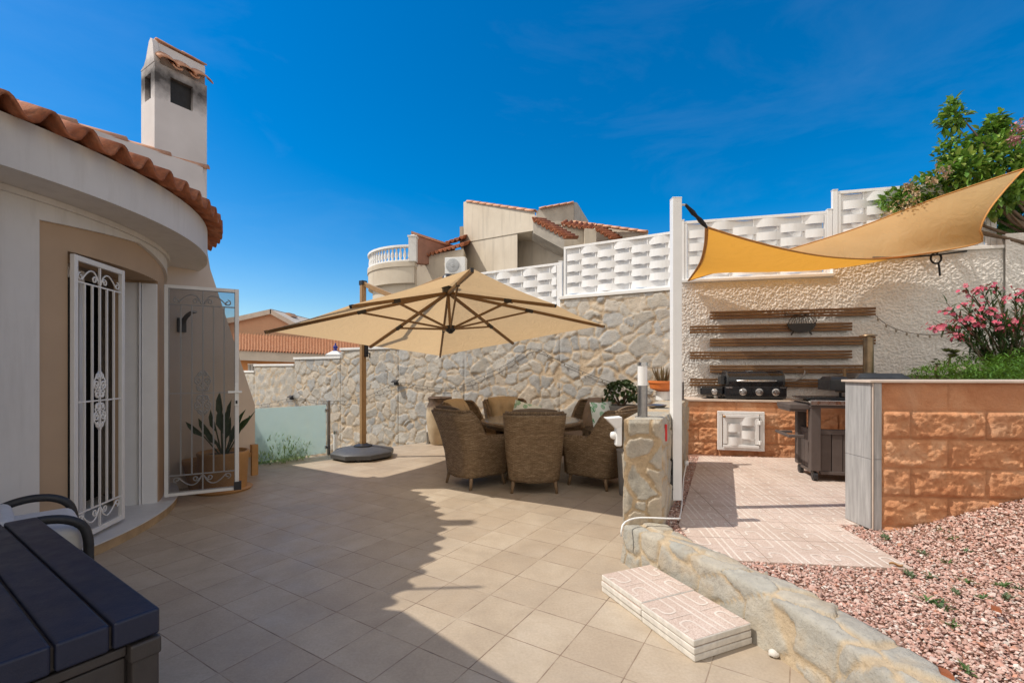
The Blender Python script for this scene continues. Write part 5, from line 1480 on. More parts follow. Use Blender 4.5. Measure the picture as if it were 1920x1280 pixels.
for k in range(190):
    th = rg2.uniform(0, 6.283); ph = rg2.uniform(-.25, 1.35); rr = .24*rg2.uniform(.75, 1.05)
    c = Vector((rr*math.cos(th)*math.cos(ph), rr*math.sin(th)*math.cos(ph), .13+rr*math.sin(ph)*.95))
    out = (c-Vector((0, 0, .08))).normalized()
    for j in range(9):
        a = j*.7; s = out.cross(Vector((.3, .2, 1))).normalized(); t2 = out.cross(s); d = (out*.7+s*math.cos(a)+t2*math.sin(a)); leafpts(mb, cols, c, d, out, .045, .021, shade(rg2, (.045, .075, .025), .35), .1, -.2)
mb.build('rosettes', 'leaf', su, attr=cols)
b = MB(); [b.tube([(0, 0, -.03), (.16*math.cos(k), .16*math.sin(k), .22)], [.016, .008], 6) for k in range(8)]; b.build('stems', 'bark', su)
b = MB(); b.lathe([(0, 0), (.075, 0), (.10, .022), (.092, .026), (.07, .01), (0, .008)], 24); ash = tag(b.build('ashtray', 'brushed', smooth=True, auto=40), 'round metal ashtray lying on top of the bar wall', 'ashtray'); ash.location = (1.40, 4.50, 1.078)
b = MB(); b.box((0, 0, 0), (.02, .10, .13)); rb_ = tag(b.build('junction_box', 'red_paint', bevel=.006), 'small red box fixed on the wall behind the white post', 'box'); rb_.location = (1.175, 3.585, .96)
b = MB(); b.lathe([(0, 0), (.12, 0), (.15, .5), (.155, .52), (.14, .52), (0, .5)], 24); bn = tag(b.build('waste_bin', 'pot_grey', smooth=True, auto=50), 'grey waste bin standing between armchair and stone pillar', 'bin'); bn.location = (1.36, 5.35, 0)
cb = [at(1287, 868, 5.25), at(1282, 895, 4.85), Vector((1.60, 4.36, .275)), Vector((1.47, 4.02, .272)), Vector((1.31, 3.62, .30)), Vector((1.22, 3.45, .335)), at(1200, 970, 3.43), at(1174, 977, 3.40), at(1166, 988, 3.36), at(1165, 1005, 3.36)]
b = MB(); b.tube(spline3(cb, 60), .0065, 6)
cbo = tag(b.build('power_cable', 'white_plastic', smooth=True, origin=tuple(cb[0])), 'white power cable running from a plug across the gravel round the pillar foot', 'cable')
b = MB(); b.lathe([(0, -.03), (.022, -.028), (.026, 0), (.02, .028), (0, .03)], 14); b.v = [(x, y, z) for x, y, z in b.v]; b.build('plug', 'white_plastic', cbo, smooth=True)

# ================================================================== lamps and light chains on the walls
def wall_pt(u, v, off=.045):
    k = (u-CX)/F
    A = WA+WN*off; t = (k*A.y-A.x)/(WD.x-k*WD.y); p = A+WD*t
    return Vector((p.x, p.y, HC-(v-HY)/F*p.y))
def rwall_pt(u, v, off=.09):
    k = (u-CX)/F
    A = WA+PN*off; t = (k*A.y-A.x)/(PD.x-k*PD.y); p = A+PD*t
    return Vector((p.x, p.y, HC-(v-HY)/F*p.y))
def chain(pts, label, every=6, rb=.014, r=.0045):
    c = spline3(pts, len(pts)*12); o = pts[0]
    t = thing('string_lights', label, 'string lights', tuple(o))
    b = MB(); b.tube(c, r, 5); b.build('cable', 'cable_dark', t, world=True)
    for k in range(4, len(c), every):
        q = MB(); q.lathe([(0, -.03), (rb*.7, -.02), (rb, 0), (rb*.6, .02), (0, .025)], 8, c=tuple(c[k]-Vector((0, 0, .02)))); q.build('bulb', 'bulb', t, world=True)
chain([wall_pt(*q) for q in ((452, 762), (500, 757), (549, 746), (600, 751), (670, 748), (744, 719), (790, 723), (845, 727), (905, 705), (955, 680), (997, 653), (1040, 672), (1082, 692), (1130, 711), (1180, 727), (1225, 735))], 'dark string of garden lights draped along the rubble stone wall')
chain([rwall_pt(*q) for q in ((1640, 590), (1662, 608), (1690, 620), (1722, 626), (1758, 627), (1800, 622))], 'short dark string of lights drooping on the white wall towards the pink shrub', 9)
for u, v, lab in ((549, 745, 'small black solar spotlight on the stone wall left of the parasol mast'), (744, 717, 'small black solar spotlight on the stone wall right of the parasol mast')):
    q = wall_pt(u, v, .02); t = thing('wall_spotlight', lab, 'spotlight', tuple(q), math.atan2(WD.y, WD.x)+math.pi, 'black solar spotlights on the stone wall')
    MB().box((0, -.03, .0), (.07, .06, .05)).build('bracket', 'black_plastic', t, bevel=.006)
    b = MB(); b.box((.03, -.09, .035), (.15, .11, .02), Matrix.Rotation(R(25), 3, 'X')); b.box((.05, -.07, -.02), (.07, .08, .07)); b.build('solar_head', 'black_plastic', t, bevel=.005)

# ================================================================== gravel, weeds, raised bed
def zg(x, y): return .236+(.24*sstep(2.75, 3.9, x)*sstep(1.3, 3.3, y)+.05*sstep(2.4, 3.4, x))*(1-sstep(3.5, 3.62, y))
kx = np.array([p[0] for p in si_])[::-1]; ky = np.array([p[1] for p in si_])[::-1]
def leftedge(y): return np.where(y < 3.49, np.interp(y, ky, kx), 1.13+(y-3.5)*.4587)
b = MB(); xs = np.linspace(.95, 6.0, 80); ys = np.linspace(.2, 6.9, 90)
X, Y = np.meshgrid(xs, ys, indexing='ij'); le = leftedge(Y)
X2 = np.maximum(X, le-.12); Z = zg(X2, Y)+.012*(fbm(X2*6, Y*6, 3, 3)-.5)-.006
b.grid(np.stack([X2, Y, Z], -1).tolist()); tag(b.build('gravel_ground', 'gravel_soil', smooth=True), kind='structure')
def in_paving(x, y):
    r = np.zeros(x.shape, bool)
    qx = (x-po.x)*PX.x+(y-po.y)*PX.y; qy = (x-po.x)*PY.x+(y-po.y)*PY.y
    i = np.floor(qx/PA); j = np.floor(qy/PA)
    for jj in range(0, 10):
        for ii in range(-1, 8):
            if path_tile(ii, jj): r |= (i == ii) & (j == jj)
    return r & (np.minimum(x-1.13-(y-3.5)*.4587-.12, x-1.25) > 0)
rng = np.random.default_rng(4)
n = 165000
x = rng.uniform(1.0, 5.0, n); y = rng.uniform(1.0, 6.4, n)
le = leftedge(y)
ok = (x > le+.0) & ~in_paving(x, y)
ok &= ~((y > OY-.005-.105*(x-OX)) & (x > OX-.01) & (x > 2.0)) | ((y > 3.75) & (x < 3.4))
uu = CX+F*x/y; vv = HY+F*(HC-.26)/y
ok &= (uu < 2300) & (vv < 1500) & (uu > 1150)
ok &= (rng.random(n) < np.clip(1.35/(.25+y*.30), .25, 1))
x = x[ok]; y = y[ok]; n = len(x)
s = rng.uniform(.0045, .0108, n)*(1+.9*(rng.random(n) < .07)); z = zg(x, y)+rng.uniform(-.003, .014, n)
base = np.array([[1, 0, 0], [.35, .8, .1], [-.8, .5, -.1], [-.7, -.6, .1], [.4, -.9, -.05], [.1, .05, .62], [-.1, -.1, -.55]])
fc = np.array([[0, 1, 5], [1, 2, 5], [2, 3, 5], [3, 4, 5], [4, 0, 5], [1, 0, 6], [2, 1, 6], [3, 2, 6], [4, 3, 6], [0, 4, 6]])
V = base[None]*(1+rng.uniform(-.35, .35, (n, 7, 3)))
yaw = rng.uniform(0, 6.283, n); px_ = rng.normal(0, .45, n); py_ = rng.normal(0, .45, n)
def rot(V, a, i, j):
    c = np.cos(a)[:, None]; s_ = np.sin(a)[:, None]; p = V[:, :, i]*c-V[:, :, j]*s_; q = V[:, :, i]*s_+V[:, :, j]*c
    V = V.copy(); V[:, :, i] = p; V[:, :, j] = q; return V
V = rot(rot(rot(V, yaw, 0, 1), px_, 1, 2), py_, 0, 2)*s[:, None, None]
V += np.stack([x, y, z], -1)[:, None]
pal = np.array([[.45, .235, .18], [.52, .32, .26], [.58, .40, .335], [.49, .275, .22], [.60, .47, .41], [.62, .55, .49], [.48, .22, .14], [.43, .27, .225]])
pi_ = rng.choice(8, n, p=[.17, .21, .19, .17, .12, .06, .03, .05]); C = (pal[pi_]*.9+np.array([.055, .05, .045]))*rng.uniform(.85, 1.15, (n, 1))
me = bpy.data.meshes.new('gravel'); me.from_pydata(V.reshape(-1, 3).tolist(), [], (fc[None]+np.arange(n)[:, None, None]*7).reshape(-1, 3).tolist())
me.materials.append(MAT['chip']); ca = me.color_attributes.new('col', 'FLOAT_COLOR', 'POINT'); ca.data.foreach_set('color', np.concatenate([np.repeat(C, 7, 0), np.ones((n*7, 1))], 1).astype(np.float32).ravel())
o = bpy.data.objects.new('gravel', me); COL.objects.link(o); tag(o, 'pink and red stone chippings spread over the raised ground', 'gravel', kind='stuff')
# weeds
rg = random.Random(21)
wp = [(1880, 985), (1915, 972), (1830, 1005), (1860, 1025), (1790, 1012), (1735, 1040), (1812, 1035), (1775, 1055), (1900, 1030), (1710, 1082), (1745, 1085), (1810, 1092), (1842, 1122), (1795, 1115), (1772, 1143), (1742, 1130), (1880, 1100), (1886, 1122), (1915, 1105), (1785, 1173), (1815, 1260), (1663, 1012), (1770, 1000)]
def weedmesh(k):
    mb = MB(); cols = []; r = random.Random(k)
    for i in range(r.randint(14, 26)):
        a = r.uniform(0, 6.283); d = Vector((math.cos(a), math.sin(a), r.uniform(.35, 1.4))); leafpts(mb, cols, Vector((r.uniform(-.012, .012), r.uniform(-.012, .012), 0)), d, Vector((0, 0, 1)), r.uniform(.018, .05), r.uniform(.004, .011), shade(r, [(.10, .17, .05), (.13, .17, .09), (.09, .15, .06)][k % 3]), .1, .2)
    return mb, cols
wo_ = []
for k, (u, v) in enumerate(wp):
    z = .27
    for it in range(4):
        q = on(u, v, z); z = float(zg(np.array(q.x), np.array(q.y)))+.006
    if k < 4: mb, cols = weedmesh(k); o = mb.build('weed', 'leaf', attr=cols)
    else: o = wo_[k % 4].copy(); COL.objects.link(o)
    wo_.append(o); o.location = on(u, v, z); o.rotation_euler = (0, 0, rg.uniform(0, 6)); o.scale = [rg.uniform(1.0, 1.7)]*3
    tag(o, 'small green weed sprouting through the pink gravel', 'weed', 'weeds in the pink gravel')
for u, v, lab, s in ((1868, 1145, 'broken red tile piece lying among the gravel chips', 1), (1775, 1268, 'reddish tile shard at the edge of the kerb top', 1.2)):
    q = on(u, v, .285); b = MB(); b.add([(-.03, -.012, 0), (.03, -.016, .004), (.036, .01, .008), (-.01, .02, .006), (-.03, -.012, .014), (.03, -.016, .018), (.036, .01, .02), (-.01, .02, .02)], [(3, 2, 1, 0), (4, 5, 6, 7), (0, 1, 5, 4), (1, 2, 6, 5), (2, 3, 7, 6), (3, 0, 4, 7)])
    o = tag(b.build('tile_shard', 'roof_tile', origin=(0, 0, 0)), lab, 'tile shard'); o.location = q; o.rotation_euler = (0, R(10), s)
q = on(1680, 1061, .252); b = MB(); b.grid([[(-.035+.07*i/6, (-.012+.024*j/2)*math.sin(math.pi*(i+.3)/6.6), .004+.012*abs(j-1)+.006*math.sin(i)) for j in range(3)] for i in range(7)])
o = tag(b.build('dry_leaf', 'pot_tan', smooth=True), 'curled dry brown leaf at the corner of the pink paving', 'leaf'); o.location = q; o.rotation_euler = (0, 0, -.4)
# raised bed
b = MB(); b.add([(2.75, OY+.24, 1.30), (6.6, OY+.24, 1.30), (7.6, 6.2, 1.36), (4.5, 6.75, 1.34), (3.72, OY+.3, 1.30)], [(0, 1, 2, 3, 4)])
b = MB(); b.add([(3.74, OY+.24, 1.30), (8.5, OY+.24, 1.30), (8.5, 6.1, 1.38), (4.52, 6.72, 1.36)], [(0, 1, 2, 3)]); tag(b.build('soil_ground', 'soil'), kind='structure')
rg = random.Random(8); mb = MB(); cols = []
for i in range(13000):
    x = rg.uniform(3.85, 6.6); y = rg.uniform(OY+.22, 5.4)
    edge = 3.86+(y-3.7)*.30
    if x < edge+.22: continue
    mound = min(1, (x-edge)/1.2)
    hz = .06+.40*mound*(.5+.5*vnoise(np.array([x*2.2]), np.array([y*2.2]), 5)[0])*min(1, (y-3.55)/.7)
    z = 1.31+rg.random()*hz; a = rg.uniform(0, 6.283)
    leafpts(mb, cols, Vector((x, y, z)), Vector((math.cos(a), math.sin(a), rg.uniform(.1, 1.3))), Vector((0, 0, 1)), rg.uniform(.05, .12), rg.uniform(.008, .016), shade(rg, (.09, .19, .025), .35), .1, .35)
o = mb.build('grass', 'leaf', attr=cols); tag(o, 'bright green trailing ground cover on the raised bed behind the orange wall', 'ground cover', kind='stuff')
for (u, v, y, s, lab) in ((1838, 672, 4.9, .075, 'pale round rock in the raised bed beneath the pink oleander'), (1802, 692, 4.75, .055, 'tan rock at the left end of the raised bed'), (1868, 668, 5.2, .055, 'small pale rock behind the green ground cover')):
    q = at(u, v, y); bm = bmesh.new(); bmesh.ops.create_icosphere(bm, subdivisions=3, radius=s)
    for vv_ in bm.verts:
        k = 1+.35*(vnoise(np.array([vv_.co.x*14+q.x*9]), np.array([vv_.co.y*14+vv_.co.z*11]), 3)[0]-.5); vv_.co = Vector((vv_.co.x*k*1.15, vv_.co.y*k, vv_.co.z*k*.75))
    me = bpy.data.meshes.new('rock'); bm.to_mesh(me); bm.free(); me.materials.append(MAT['rock']); me.polygons.foreach_set('use_smooth', [True]*len(me.polygons)); o = bpy.data.objects.new('rock', me); COL.objects.link(o); o.location = (q.x, q.y, 1.40+s*.5); tag(o, lab, 'rock')
# succulent rosettes on short stalks
def rosette(u, v, y, r, lab, c):
    q = at(u, v, y); t = thing('tree_succulent', lab, 'succulent', (q.x, q.y, 1.33)); h = q.z-1.33
    mb = MB(); cols = []; g2 = random.Random(int(u))
    for k in range(5):
        c0 = Vector((g2.uniform(-r, r), g2.uniform(-r, r)*.6, h+g2.uniform(-.06, .06)))
        for j in range(22):
            a_ = j*2.4; e = .3+j*.05; leafpts(mb, cols, c0, Vector((math.cos(a_), math.sin(a_), e)), Vector((0, 0, 1)), r*(1-.02*j), r*.34, shade(g2, c, .3), .1, -.1)
    mb.build('rosettes', 'leaf', t, attr=cols)
    b = MB(); b.tube([(.02, 0, 0), (-.02, 0, h*.5), (0, 0, h)], [.018, .013, .01], 6); b.build('stalk', 'bark', t)
rosette(1782, 664, 5.3, .085, 'olive brown rosette succulent standing against the white wall', (.10, .095, .05))
rosette(1757, 684, 5.0, .035, 'tiny dark rosette on a bent stalk, leftmost plant in the raised bed', (.07, .07, .045))
# oleander
ol = thing('oleander', 'oleander shrub with pink flower clusters in front of the white wall', 'shrub', (5.15, 4.95, 1.33))
rg = random.Random(12)
heads = [(1785, 590, 5.0), (1770, 612, 4.9), (1840, 543, 5.1), (1865, 540, 5.2), (1815, 548, 5.0), (1852, 585, 4.9), (1832, 600, 4.9), (1808, 603, 4.95), (1888, 602, 4.9), (1905, 560, 5.0), (1918, 595, 5.1), (1800, 630, 4.9), (1925, 550, 5.3), (1818, 571, 5.2), (1757, 615, 5.0), (1880, 612, 4.85), (1945, 590, 5.0), (1955, 560, 5.1), (1905, 610, 4.95)]
sb = MB(); lf = MB(); lc_ = []; fl2 = MB(); fc_ = []
b0 = Vector((5.30, 5.0, 1.30))
for (u, v, y) in heads:
    h = at(u, v, y); root = b0+Vector((rg.uniform(-.18, .18), rg.uniform(-.12, .12), 0)); mid = root.lerp(h, .55)+Vector((0, 0, .10))+rv(rg, .03)
    pts = [root, root.lerp(mid, .5)+rv(rg, .02), mid, mid.lerp(h, .6), h]; sb.tube(pts, [.014, .012, .009, .006, .004], 5)
    for k in range(30):
        t = rg.uniform(.35, 1.0); p = (mid.lerp(h, (t-.5)*2) if t > .5 else root.lerp(mid, t*2)); d = (h-root).normalized()+rv(rg, .75); leafpts(lf, lc_, p, d, Vector((0, 0, 1)), rg.uniform(.09, .16), .018, shade(rg, (.04, .075, .03), .4), .2, .15)
    for k in range(17):
        p = h+Vector((rg.gauss(0, .055), rg.gauss(0, .05), rg.gauss(0, .032)))
        ax = (p-h+Vector((0, -.03, .05))).normalized(); s = ax.cross(Vector((.2, .3, 1))).normalized(); t2 = ax.cross(s); c = shade(rg, (.52, .075, .13) if rg.random() < .75 else (.62, .17, .22), .25)
        for j in range(5):
            a_ = j*1.2566; leafpts(fl2, fc_, p, s*math.cos(a_)+t2*math.sin(a_)+ax*.35, ax, .026, .022, c, .05, .1)
for k in range(30):                                     # leafy shoots without flowers
    h = b0+Vector((rg.uniform(-.65, .9), rg.uniform(-.3, .2), rg.uniform(.25, .95))); sb.tube([b0, b0.lerp(h, .5)+Vector((0, 0, .08)), h], [.012, .008, .003], 5)
    for j in range(26): p = b0.lerp(h, rg.uniform(.35, 1)); leafpts(lf, lc_, p, (h-b0).normalized()+rv(rg, .7), Vector((0, 0, 1)), rg.uniform(.09, .16), .018, shade(rg, (.045, .085, .03), .4), .2, .15)
sb.build('stems', 'bark', ol, world=True); lf.build('leaves', 'leaf', ol, world=True, attr=lc_); fl2.build('flowers', 'petal', ol, world=True, attr=fc_)
# fruit tree
rg = random.Random(31)
tree = thing('garden_tree', 'leafy garden tree with dried blossom reaching over the tan sail', 'tree', (7.75, 6.0, 1.35))
tk = MB(); cr = MB(); cc = []; fl3 = MB(); f3 = []
hub_ = Vector((7.45, 6.05, 2.9)); tk.tube([(7.75, 6.0, 1.2), (7.7, 6.0, 2.0), tuple(hub_)], [.11, .09, .075], 10)
cl = [(1785, 225, 6.3, .16, 1), (1783, 198, 6.3, .09, .5), (1870, 228, 6.3, .12, .6), (1815, 320, 6.0, .25, 1), (1860, 365, 6.0, .3, 1), (1790, 285, 6.3, .24, 1), (1845, 300, 6.2, .30, 1), (1865, 245, 6.3, .18, 1), (1900, 290, 6.1, .32, 1), (1830, 345, 6.3, .28, 1), (1775, 335, 6.3, .24, 1), (1735, 360, 6.4, .22, 1), (1700, 372, 6.4, .18, 1), (1665, 378, 6.4, .12, .6), (1885, 345, 6.1, .32, 1), (1905, 395, 6.3, .30, 1), (1870, 425, 6.5, .22, .9), (1935, 330, 6.1, .34, 1), (1950, 260, 6.2, .34, 1), (1990, 300, 6.1, .4, 1), (1970, 390, 6.2, .4, 1), (1755, 378, 6.5, .2, 1), (1800, 375, 6.5, .24, 1), (2040, 340, 6.1, .4, 1), (1838, 260, 6.4, .14, .5), (1725, 390, 6.6, .18, .8), (1905, 430, 6.6, .2, .8)]
for (u, v, y, r, dn_) in cl:
    c = at(u, v, y+.25); mid = hub_.lerp(c, .55)+Vector((0, 0, -.12))+rv(rg, .05)
    tk.tube([hub_, hub_.lerp(mid, .5)+rv(rg, .03), mid, c], [.04, .03, .018, .006], 6)
    for k in range(int(250*dn_*r/.25)):
        o_ = rv(rg, 1).normalized()*r*rg.random()**.45; o_.y *= .8; p = c+o_
        d = (o_.normalized()*.6+rv(rg, .6)+Vector((0, 0, -.05)))
        pick = rg.random(); col = (.095, .21, .035) if pick < .45 else ((.18, .33, .05) if pick < .85 else (.30, .40, .08))
        leafpts(cr, cc, p, d, Vector((0, 0, 1)), rg.uniform(.08, .14), rg.uniform(.042, .065), shade(rg, col, .3), .15, .2)
for (u, v, y, r) in ((1712, 365, 6.25, .10), (1698, 388, 6.3, .12), (1772, 318, 6.15, .09), (1668, 402, 6.5, .08), (1745, 340, 6.2, .08), (1705, 348, 6.3, .05)):
    c = at(u, v, y)
    for k in range(45): o_ = rv(rg, r*.5); leafpts(fl3, f3, c+o_, rv(rg, 1), Vector((0, 0, 1)), .045, .03, shade(rg, (.50, .36, .22) if v > 330 else (.46, .30, .22), .3), .2, .4)
for (u, v, y, r) in ((1915, 240, 6.15, .09), (1902, 262, 6.1, .05), (1928, 222, 6.2, .09)):
    c = at(u, v, y)
    for k in range(45): o_ = rv(rg, r*.55); leafpts(fl3, f3, c+o_, rv(rg, 1), Vector((0, 0, 1)), .045, .035, shade(rg, (.50, .22, .26), .3), .2, .2)
tk.build('trunk', 'bark', tree, world=True, smooth=True); cr.build('crown', 'leaf', tree, world=True, attr=cc); fl3.build('blossom', 'petal', tree, world=True, attr=f3)
# ================================================================== neighbours beyond the walls
def quadstrip(mb, P, mi=0): mb.add(P, [tuple(range(len(P)))], mi)
# ---- orange house low on the left
nb = thing('neighbour_house', 'orange neighbour house with a gable and long tiled roof beyond the stone wall', 'house', (-11, 25, 0))
Y0 = 24.0
def fr(u, v, y=Y0): return at(u, v, y)
b = MB()
def slab(mb, pts, y0, y1, mi=0):                       # outline as seen at distance y0, run back to y1
    f = [at(u, v, y0) for u, v in pts]; bk = [Vector((p.x, y1+(p.y-y0), p.z)) for p in f]; n = len(f)
    mb.add(f+bk, [tuple(range(n))[::-1], tuple(range(n, 2*n))]+[(i, (i+1) % n, n+(i+1) % n, n+i) for i in range(n)], mi)
slab(b, [(400, 672), (640, 683), (640, 760), (400, 760)], 24.0, 30)
b.build('wall', 'neighbour_orange', nb, world=True)
b = MB(); slab(b, [(395, 655), (700, 668), (700, 684), (395, 673)], 23.4, 23.8); b.build('fascia', 'neighbour_fascia', nb, world=True)
b = MB()
nU_ = 330; P = []
for i in range(nU_+1):
    t = i/nU_; xa = at(395, 657, 23.3).lerp(at(700, 671, 23.3), t); xb = at(395, 622, 27.6).lerp(at(700, 640, 27.6), t)
    ph = i/nU_*2*math.pi*55; h = .05*math.cos(ph); row = []
    for k in range(9):
        for e in (0, 1):
            s = (k+e*.98)/9; row.append(xa.lerp(xb, s)+Vector((0, 0, h+.10-.09*e)))
    P.append(row)
b.grid(P); b.build('roof', 'far_roof_tile', nb, world=True)
b = MB(); slab(b, [(405, 640), (405, 601), (420, 597), (505, 583), (512, 584), (560, 608), (640, 640), (640, 660), (405, 660)], 27.7, 33); b.build('gable_wall', 'neighbour_gable', nb, world=True)
b = MB()
for A, Bq in (((400, 603), (508, 579)), ((506, 579), (562, 610))):
    slab(b, [A, Bq, (Bq[0], Bq[1]+9), (A[0], A[1]+9)], 27.45, 33.2)
b.build('verge', 'neighbour_fascia', nb, world=True)
b = MB(); slab(b, [(533, 610), (533, 592), (545, 590), (545, 610)], 29, 29.6); slab(b, [(531, 593), (536, 586), (542, 586), (548, 593)], 28.9, 29.7); b.build('chimney', 'neighbour_gable', nb, world=True)
b = MB(); slab(b, [(466, 684), (480, 685), (480, 698), (466, 697)], 23.93, 23.97); w_ = b.build('window', 'interior', nb, world=True)
b = MB(); Tn = TM[nb.name].inverted()
for k in range(6): slab(b, [(465+k*2.8, 681), (466+k*2.8, 681), (466+k*2.8, 700), (465+k*2.8, 700)], 23.7, 23.72)
slab(b, [(464, 682), (482, 683), (482, 684), (464, 683)], 23.68, 23.7)
tf(b, Tn).build('grille', 'coping_white', w_)
# ---- white gate pillar with a blue finial
gpil = thing('gate_pillar', 'white pillar cap with a dark blue finial showing over the stone wall', 'pillar', tuple(at(629, 760, 14)))
b = MB(); c = at(629, 668, 14); b.box((c.x, c.y, c.z-1.2), (.32, .32, 2.4)); b.build('shaft', 'coping_white', gpil, world=True)
b = MB(); b.box((c.x, c.y, c.z+.03), (.44, .44, .06)); b.box((c.x, c.y, c.z+.11), (.42, .42, .10), taper=.35); b.build('cap', 'coping_white', gpil, world=True)
b = MB(); b.lathe([(.07, 0), (.07, .03), (.03, .05), (.07, .10), (.06, .15), (.02, .18), (.03, .21), (0, .25)], 14, c=(c.x, c.y, c.z+.16)); b.build('finial', 'blue_glaze', gpil, world=True, smooth=True)

# ---- villa on the slope behind
vl_ = thing('villa', 'beige rendered villa with round balustraded terrace and tiled eaves above the fence', 'villa', (0, 16, 0))
def vwall(mb, pts, back=4.0, mi=0):                    # pts: (u, v, y) outline run straight back
    f = [at(*p) for p in pts]; n = len(f); bk = [p+Vector((.0, back, 0)) for p in f]
    mb.add(f+bk, [tuple(range(n))[::-1], tuple(range(n, 2*n))]+[(i, (i+1) % n, n+(i+1) % n, n+i) for i in range(n)], mi)
b = MB()
vwall(b, [(869, 379, 17.5), (877, 377, 17.3), (1003, 396, 14.3), (1003, 432, 14.3), (970, 437, 15.0), (869, 455, 17.5)], 4)
vwall(b, [(869, 455.5, 17.54), (970, 437.5, 15.04), (970, 640, 15.04), (869, 640, 17.54)], 4)
b.build('main_block', 'villa_render', vl_, world=True)
b = MB()
vwall(b, [(970.5, 437, 15.9), (1045, 452, 14.9), (1062, 470, 14.7), (1062, 600, 14.7), (970.5, 600, 15.9)], 3)
b.build('side_wall', 'villa_render', vl_, world=True)
b = MB()
vwall(b, [(1000, 413, 14.25), (1058, 444, 13.9), (1058, 468, 13.9), (1000, 437, 14.25)], .9)
b.build('eave_beam', 'villa_grey', vl_, world=True)
b = MB()
vwall(b, [(1054, 420, 15.6), (1096, 428, 15.5), (1096, 465, 15.5), (1054, 475, 15.6)], 2.5)
vwall(b, [(1096.5, 428, 15.3), (1118, 430, 15.25), (1118, 465, 15.25), (1096.5, 470, 15.3)], 2.5)
vwall(b, [(1058, 412, 17.6), (1215, 436, 15.3), (1215, 520, 15.3), (1058, 520, 17.6)], 3)
b.build('rear_block', 'villa_render', vl_, world=True)
b = MB()
vwall(b, [(1006, 405, 17.2), (1006, 396, 17.2), (1012, 391, 17.2), (1076, 379, 16.9), (1076, 420, 16.9), (1006, 420, 17.2)], 1.2)
vwall(b, [(1076.5, 379, 16.9), (1082, 380, 17.2), (1103, 414, 18.2), (1103, 425, 18.2), (1076.5, 425, 16.9)], 1.0)
b.build('chimney_block', 'villa_grey', vl_, world=True)
def ridge(mb, A, Bq, n, r=.10, drop=.0):
    for i in range(n):
        p = A.lerp(Bq, i/n); q = A.lerp(Bq, (i+1.06)/n); d = (q-p).normalized(); x = d.cross(Vector((0, 0, 1))).normalized(); z = x.cross(d)
        P = []
        for k in range(9):
            t = math.pi*k/8; P.append([p+x*r*math.cos(t)+z*(r*math.sin(t)), q+x*r*.86*math.cos(t)+z*(r*.86*math.sin(t)-.008)])
        mb.grid(P)
b = MB()
for A_, B_, n_, r_ in ((at(1003, 397, 14.3)+Vector((0, .05, 0)), at(877, 378, 17.3)+Vector((0, .05, 0)), 9, .07), (at(1213, 437, 15.25), at(1006, 408, 18.0), 14, .08), (at(1076, 381, 16.85), at(1012, 392, 17.15), 5, .06)):
    b = MB(); ridge(b, A_, B_, n_, r_); b.build('ridge_tiles', 'pale_roof_tile', vl_, world=True, smooth=True, solid=.02)
def eave(mb, A, Bq, back, n, amp=.06):                 # wavy tile edge from A to Bq with its slope running back
    P = []
    for i in range(n*8+1):
        t = i/(n*8); h = amp*math.cos(2*math.pi*i/8); p = A.lerp(Bq, t); P.append([p+Vector((0, 0, h)), p+back*.5+Vector((0, 0, h)), p+back+Vector((0, 0, h))])
    mb.grid(P)
for ev_ in (
    (at(998, 410, 14.2), at(1062, 445, 13.85), Vector((.5, .9, .25)), 8),
    (at(1116, 428, 15.2), at(1146, 446, 15.1), Vector((.6, .9, .25)), 4),
    (at(1052, 420, 15.55), at(1112, 429, 15.3), Vector((.3, .9, .4)), 6),
    (at(763, 488, 17.2), at(870, 457, 16.1), Vector((.2, 1.6, .55)), 14, .055),
    (at(835, 455, 17.0), at(870, 443, 16.9), Vector((.2, 1.2, .4)), 4, .055)):
    b = MB(); eave(b, *ev_); b.build('eave_tiles', 'roof_tile', vl_, world=True, smooth=True, solid=.03)
# round terrace
tcx = at(796, 500, 18.1); rt = 2.10
b = MB(); zb0 = at(0, 490, 16).z; zb1 = zb0+.56
a0, a1 = 170, 268
for i in range(22):
    t = R(a0+(a1-a0)*(i+.5)/22); x = tcx.x+(rt-.07)*math.cos(t); y = tcx.y+(rt-.07)*math.sin(t)
    b.lathe([(.045, 0), (.05, .03), (.03, .06), (.058, .17), (.05, .25), (.026, .38), (.04, .43), (.04, .46)], 10, c=(x, y, zb0+.05))
b.build('balusters', 'coping_white', vl_, world=True, smooth=True)
b = MB()
def ringseg(mb, r0, r1, z0, z1, a0, a1, n=40):
    vs = []
    for i in range(n+1):
        t = R(a0+(a1-a0)*i/n); c, s = math.cos(t), math.sin(t)
        vs += [(tcx.x+r1*c, tcx.y+r1*s, z0), (tcx.x+r1*c, tcx.y+r1*s, z1), (tcx.x+r0*c, tcx.y+r0*s, z1), (tcx.x+r0*c, tcx.y+r0*s, z0)]
    mb.add(vs, [(4*i+k, 4*i+4+k, 4*i+4+(k+1) % 4, 4*i+(k+1) % 4) for i in range(n) for k in range(4)]+[(0, 1, 2, 3), (4*n+3, 4*n+2, 4*n+1, 4*n)])
RB = MB(); zq = at(0, 530, 16).z; ringseg(RB, rt-.5, rt, zq, at(0, 499, 16).z, 150, 271); ringseg(RB, rt-.5, rt+.03, at(0, 499, 16).z, zb0, 150, 271.5); ringseg(RB, rt-.5, rt-.16, -1, zq-.001, 150, 271); RB.build('round_terrace', 'villa_render', vl_, world=True, smooth=True, auto=35)
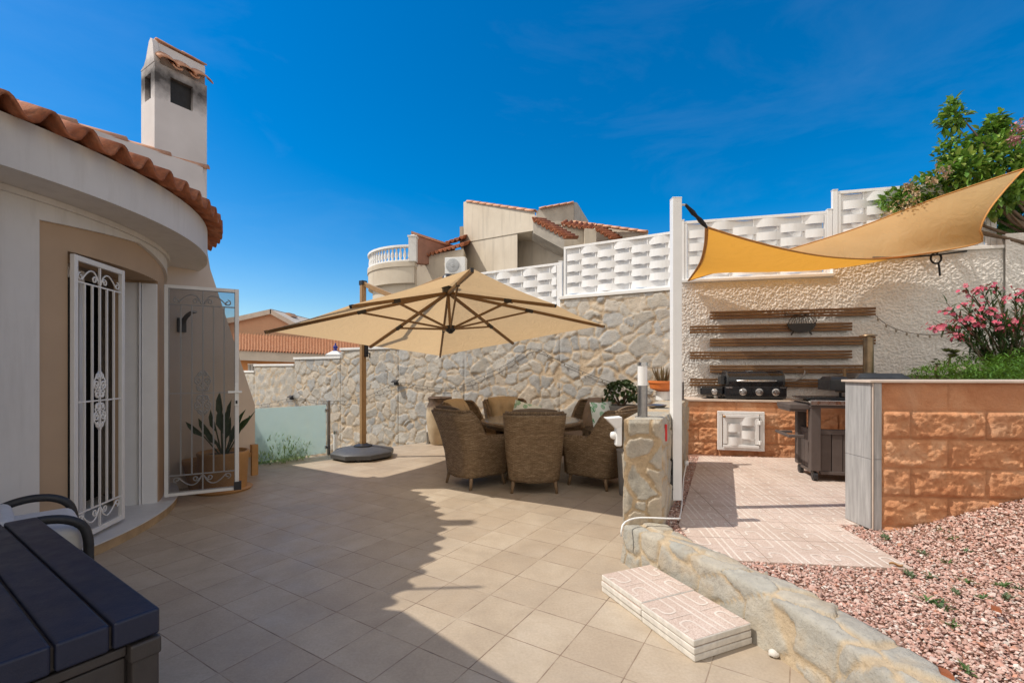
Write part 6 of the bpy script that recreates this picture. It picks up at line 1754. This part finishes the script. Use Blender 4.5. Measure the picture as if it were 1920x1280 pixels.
ringseg(b, rt-.16, rt+.02, zb1-.06, zb1+.02, a0, a1); ringseg(b, rt-.16, rt+.02, zb0+.001, zb0+.06, a0, a1); b.build('handrail', 'coping_white', vl_, world=True, bevel=.01)
b = MB(); t = R(269); px0 = tcx.x+(rt-.07)*math.cos(t); py0 = tcx.y+(rt-.07)*math.sin(t); b.box((px0+.02, py0, zb0+.42), (.26, .26, .84)); b.box((px0+.02, py0, zb0+.86), (.32, .32, .05)); b.box((px0+.02, py0, zb0+.91), (.2, .2, .05), taper=.5); b.build('pier', 'coping_white', vl_, world=True)
b = MB(); vwall(b, [(771, 436, 16.25), (852, 463, 17.9), (852, 500, 17.9), (771, 492, 16.25)], .25); b.build('parapet', 'villa_red', vl_, world=True)
b = MB(); vwall(b, [(771, 433, 16.2), (852, 460, 17.85), (852, 464, 17.85), (771, 437, 16.2)], .32); b.build('parapet_coping', 'pale_roof_tile', vl_, world=True)
b = MB(); vwall(b, [(752, 489, 17.4), (869, 466, 16.3), (869, 600, 16.3), (752, 600, 17.4)], 3); b.build('wing_wall', 'villa_render', vl_, world=True)
b = MB(); vwall(b, [(862, 425, 17.5), (868, 424, 17.5), (868, 460, 17.5), (862, 460, 17.5)], .5); b.build('small_chimney', 'villa_render', vl_, world=True)
# air conditioner on the wing wall
ac = at(855, 499, 16.0); acu = thing('air_conditioner', 'white air conditioner unit with a round fan on the villa wall', 'air conditioner', tuple(ac), R(-8))
b = MB(); b.box((0, 0, 0), (.72, .28, .56)); b.build('casing', 'white_plastic', acu, bevel=.015)
b = MB(); b.lathe([(0, .0), (.21, 0), (.235, .008), (.235, .014), (.21, .02), (.06, .016), (.05, .03), (0, .03)], 28); tf(b, Matrix.Translation((-.08, -.142, 0)) @ Matrix.Rotation(R(90), 4, 'X')); b.build('fan_grille', 'ac_grey', acu, smooth=True, auto=40)
b = MB(); b.box((-.2, .3, -.29), (.04, .7, .03)); b.box((.2, .3, -.29), (.04, .7, .03)); b.build('brackets', 'brushed', acu)
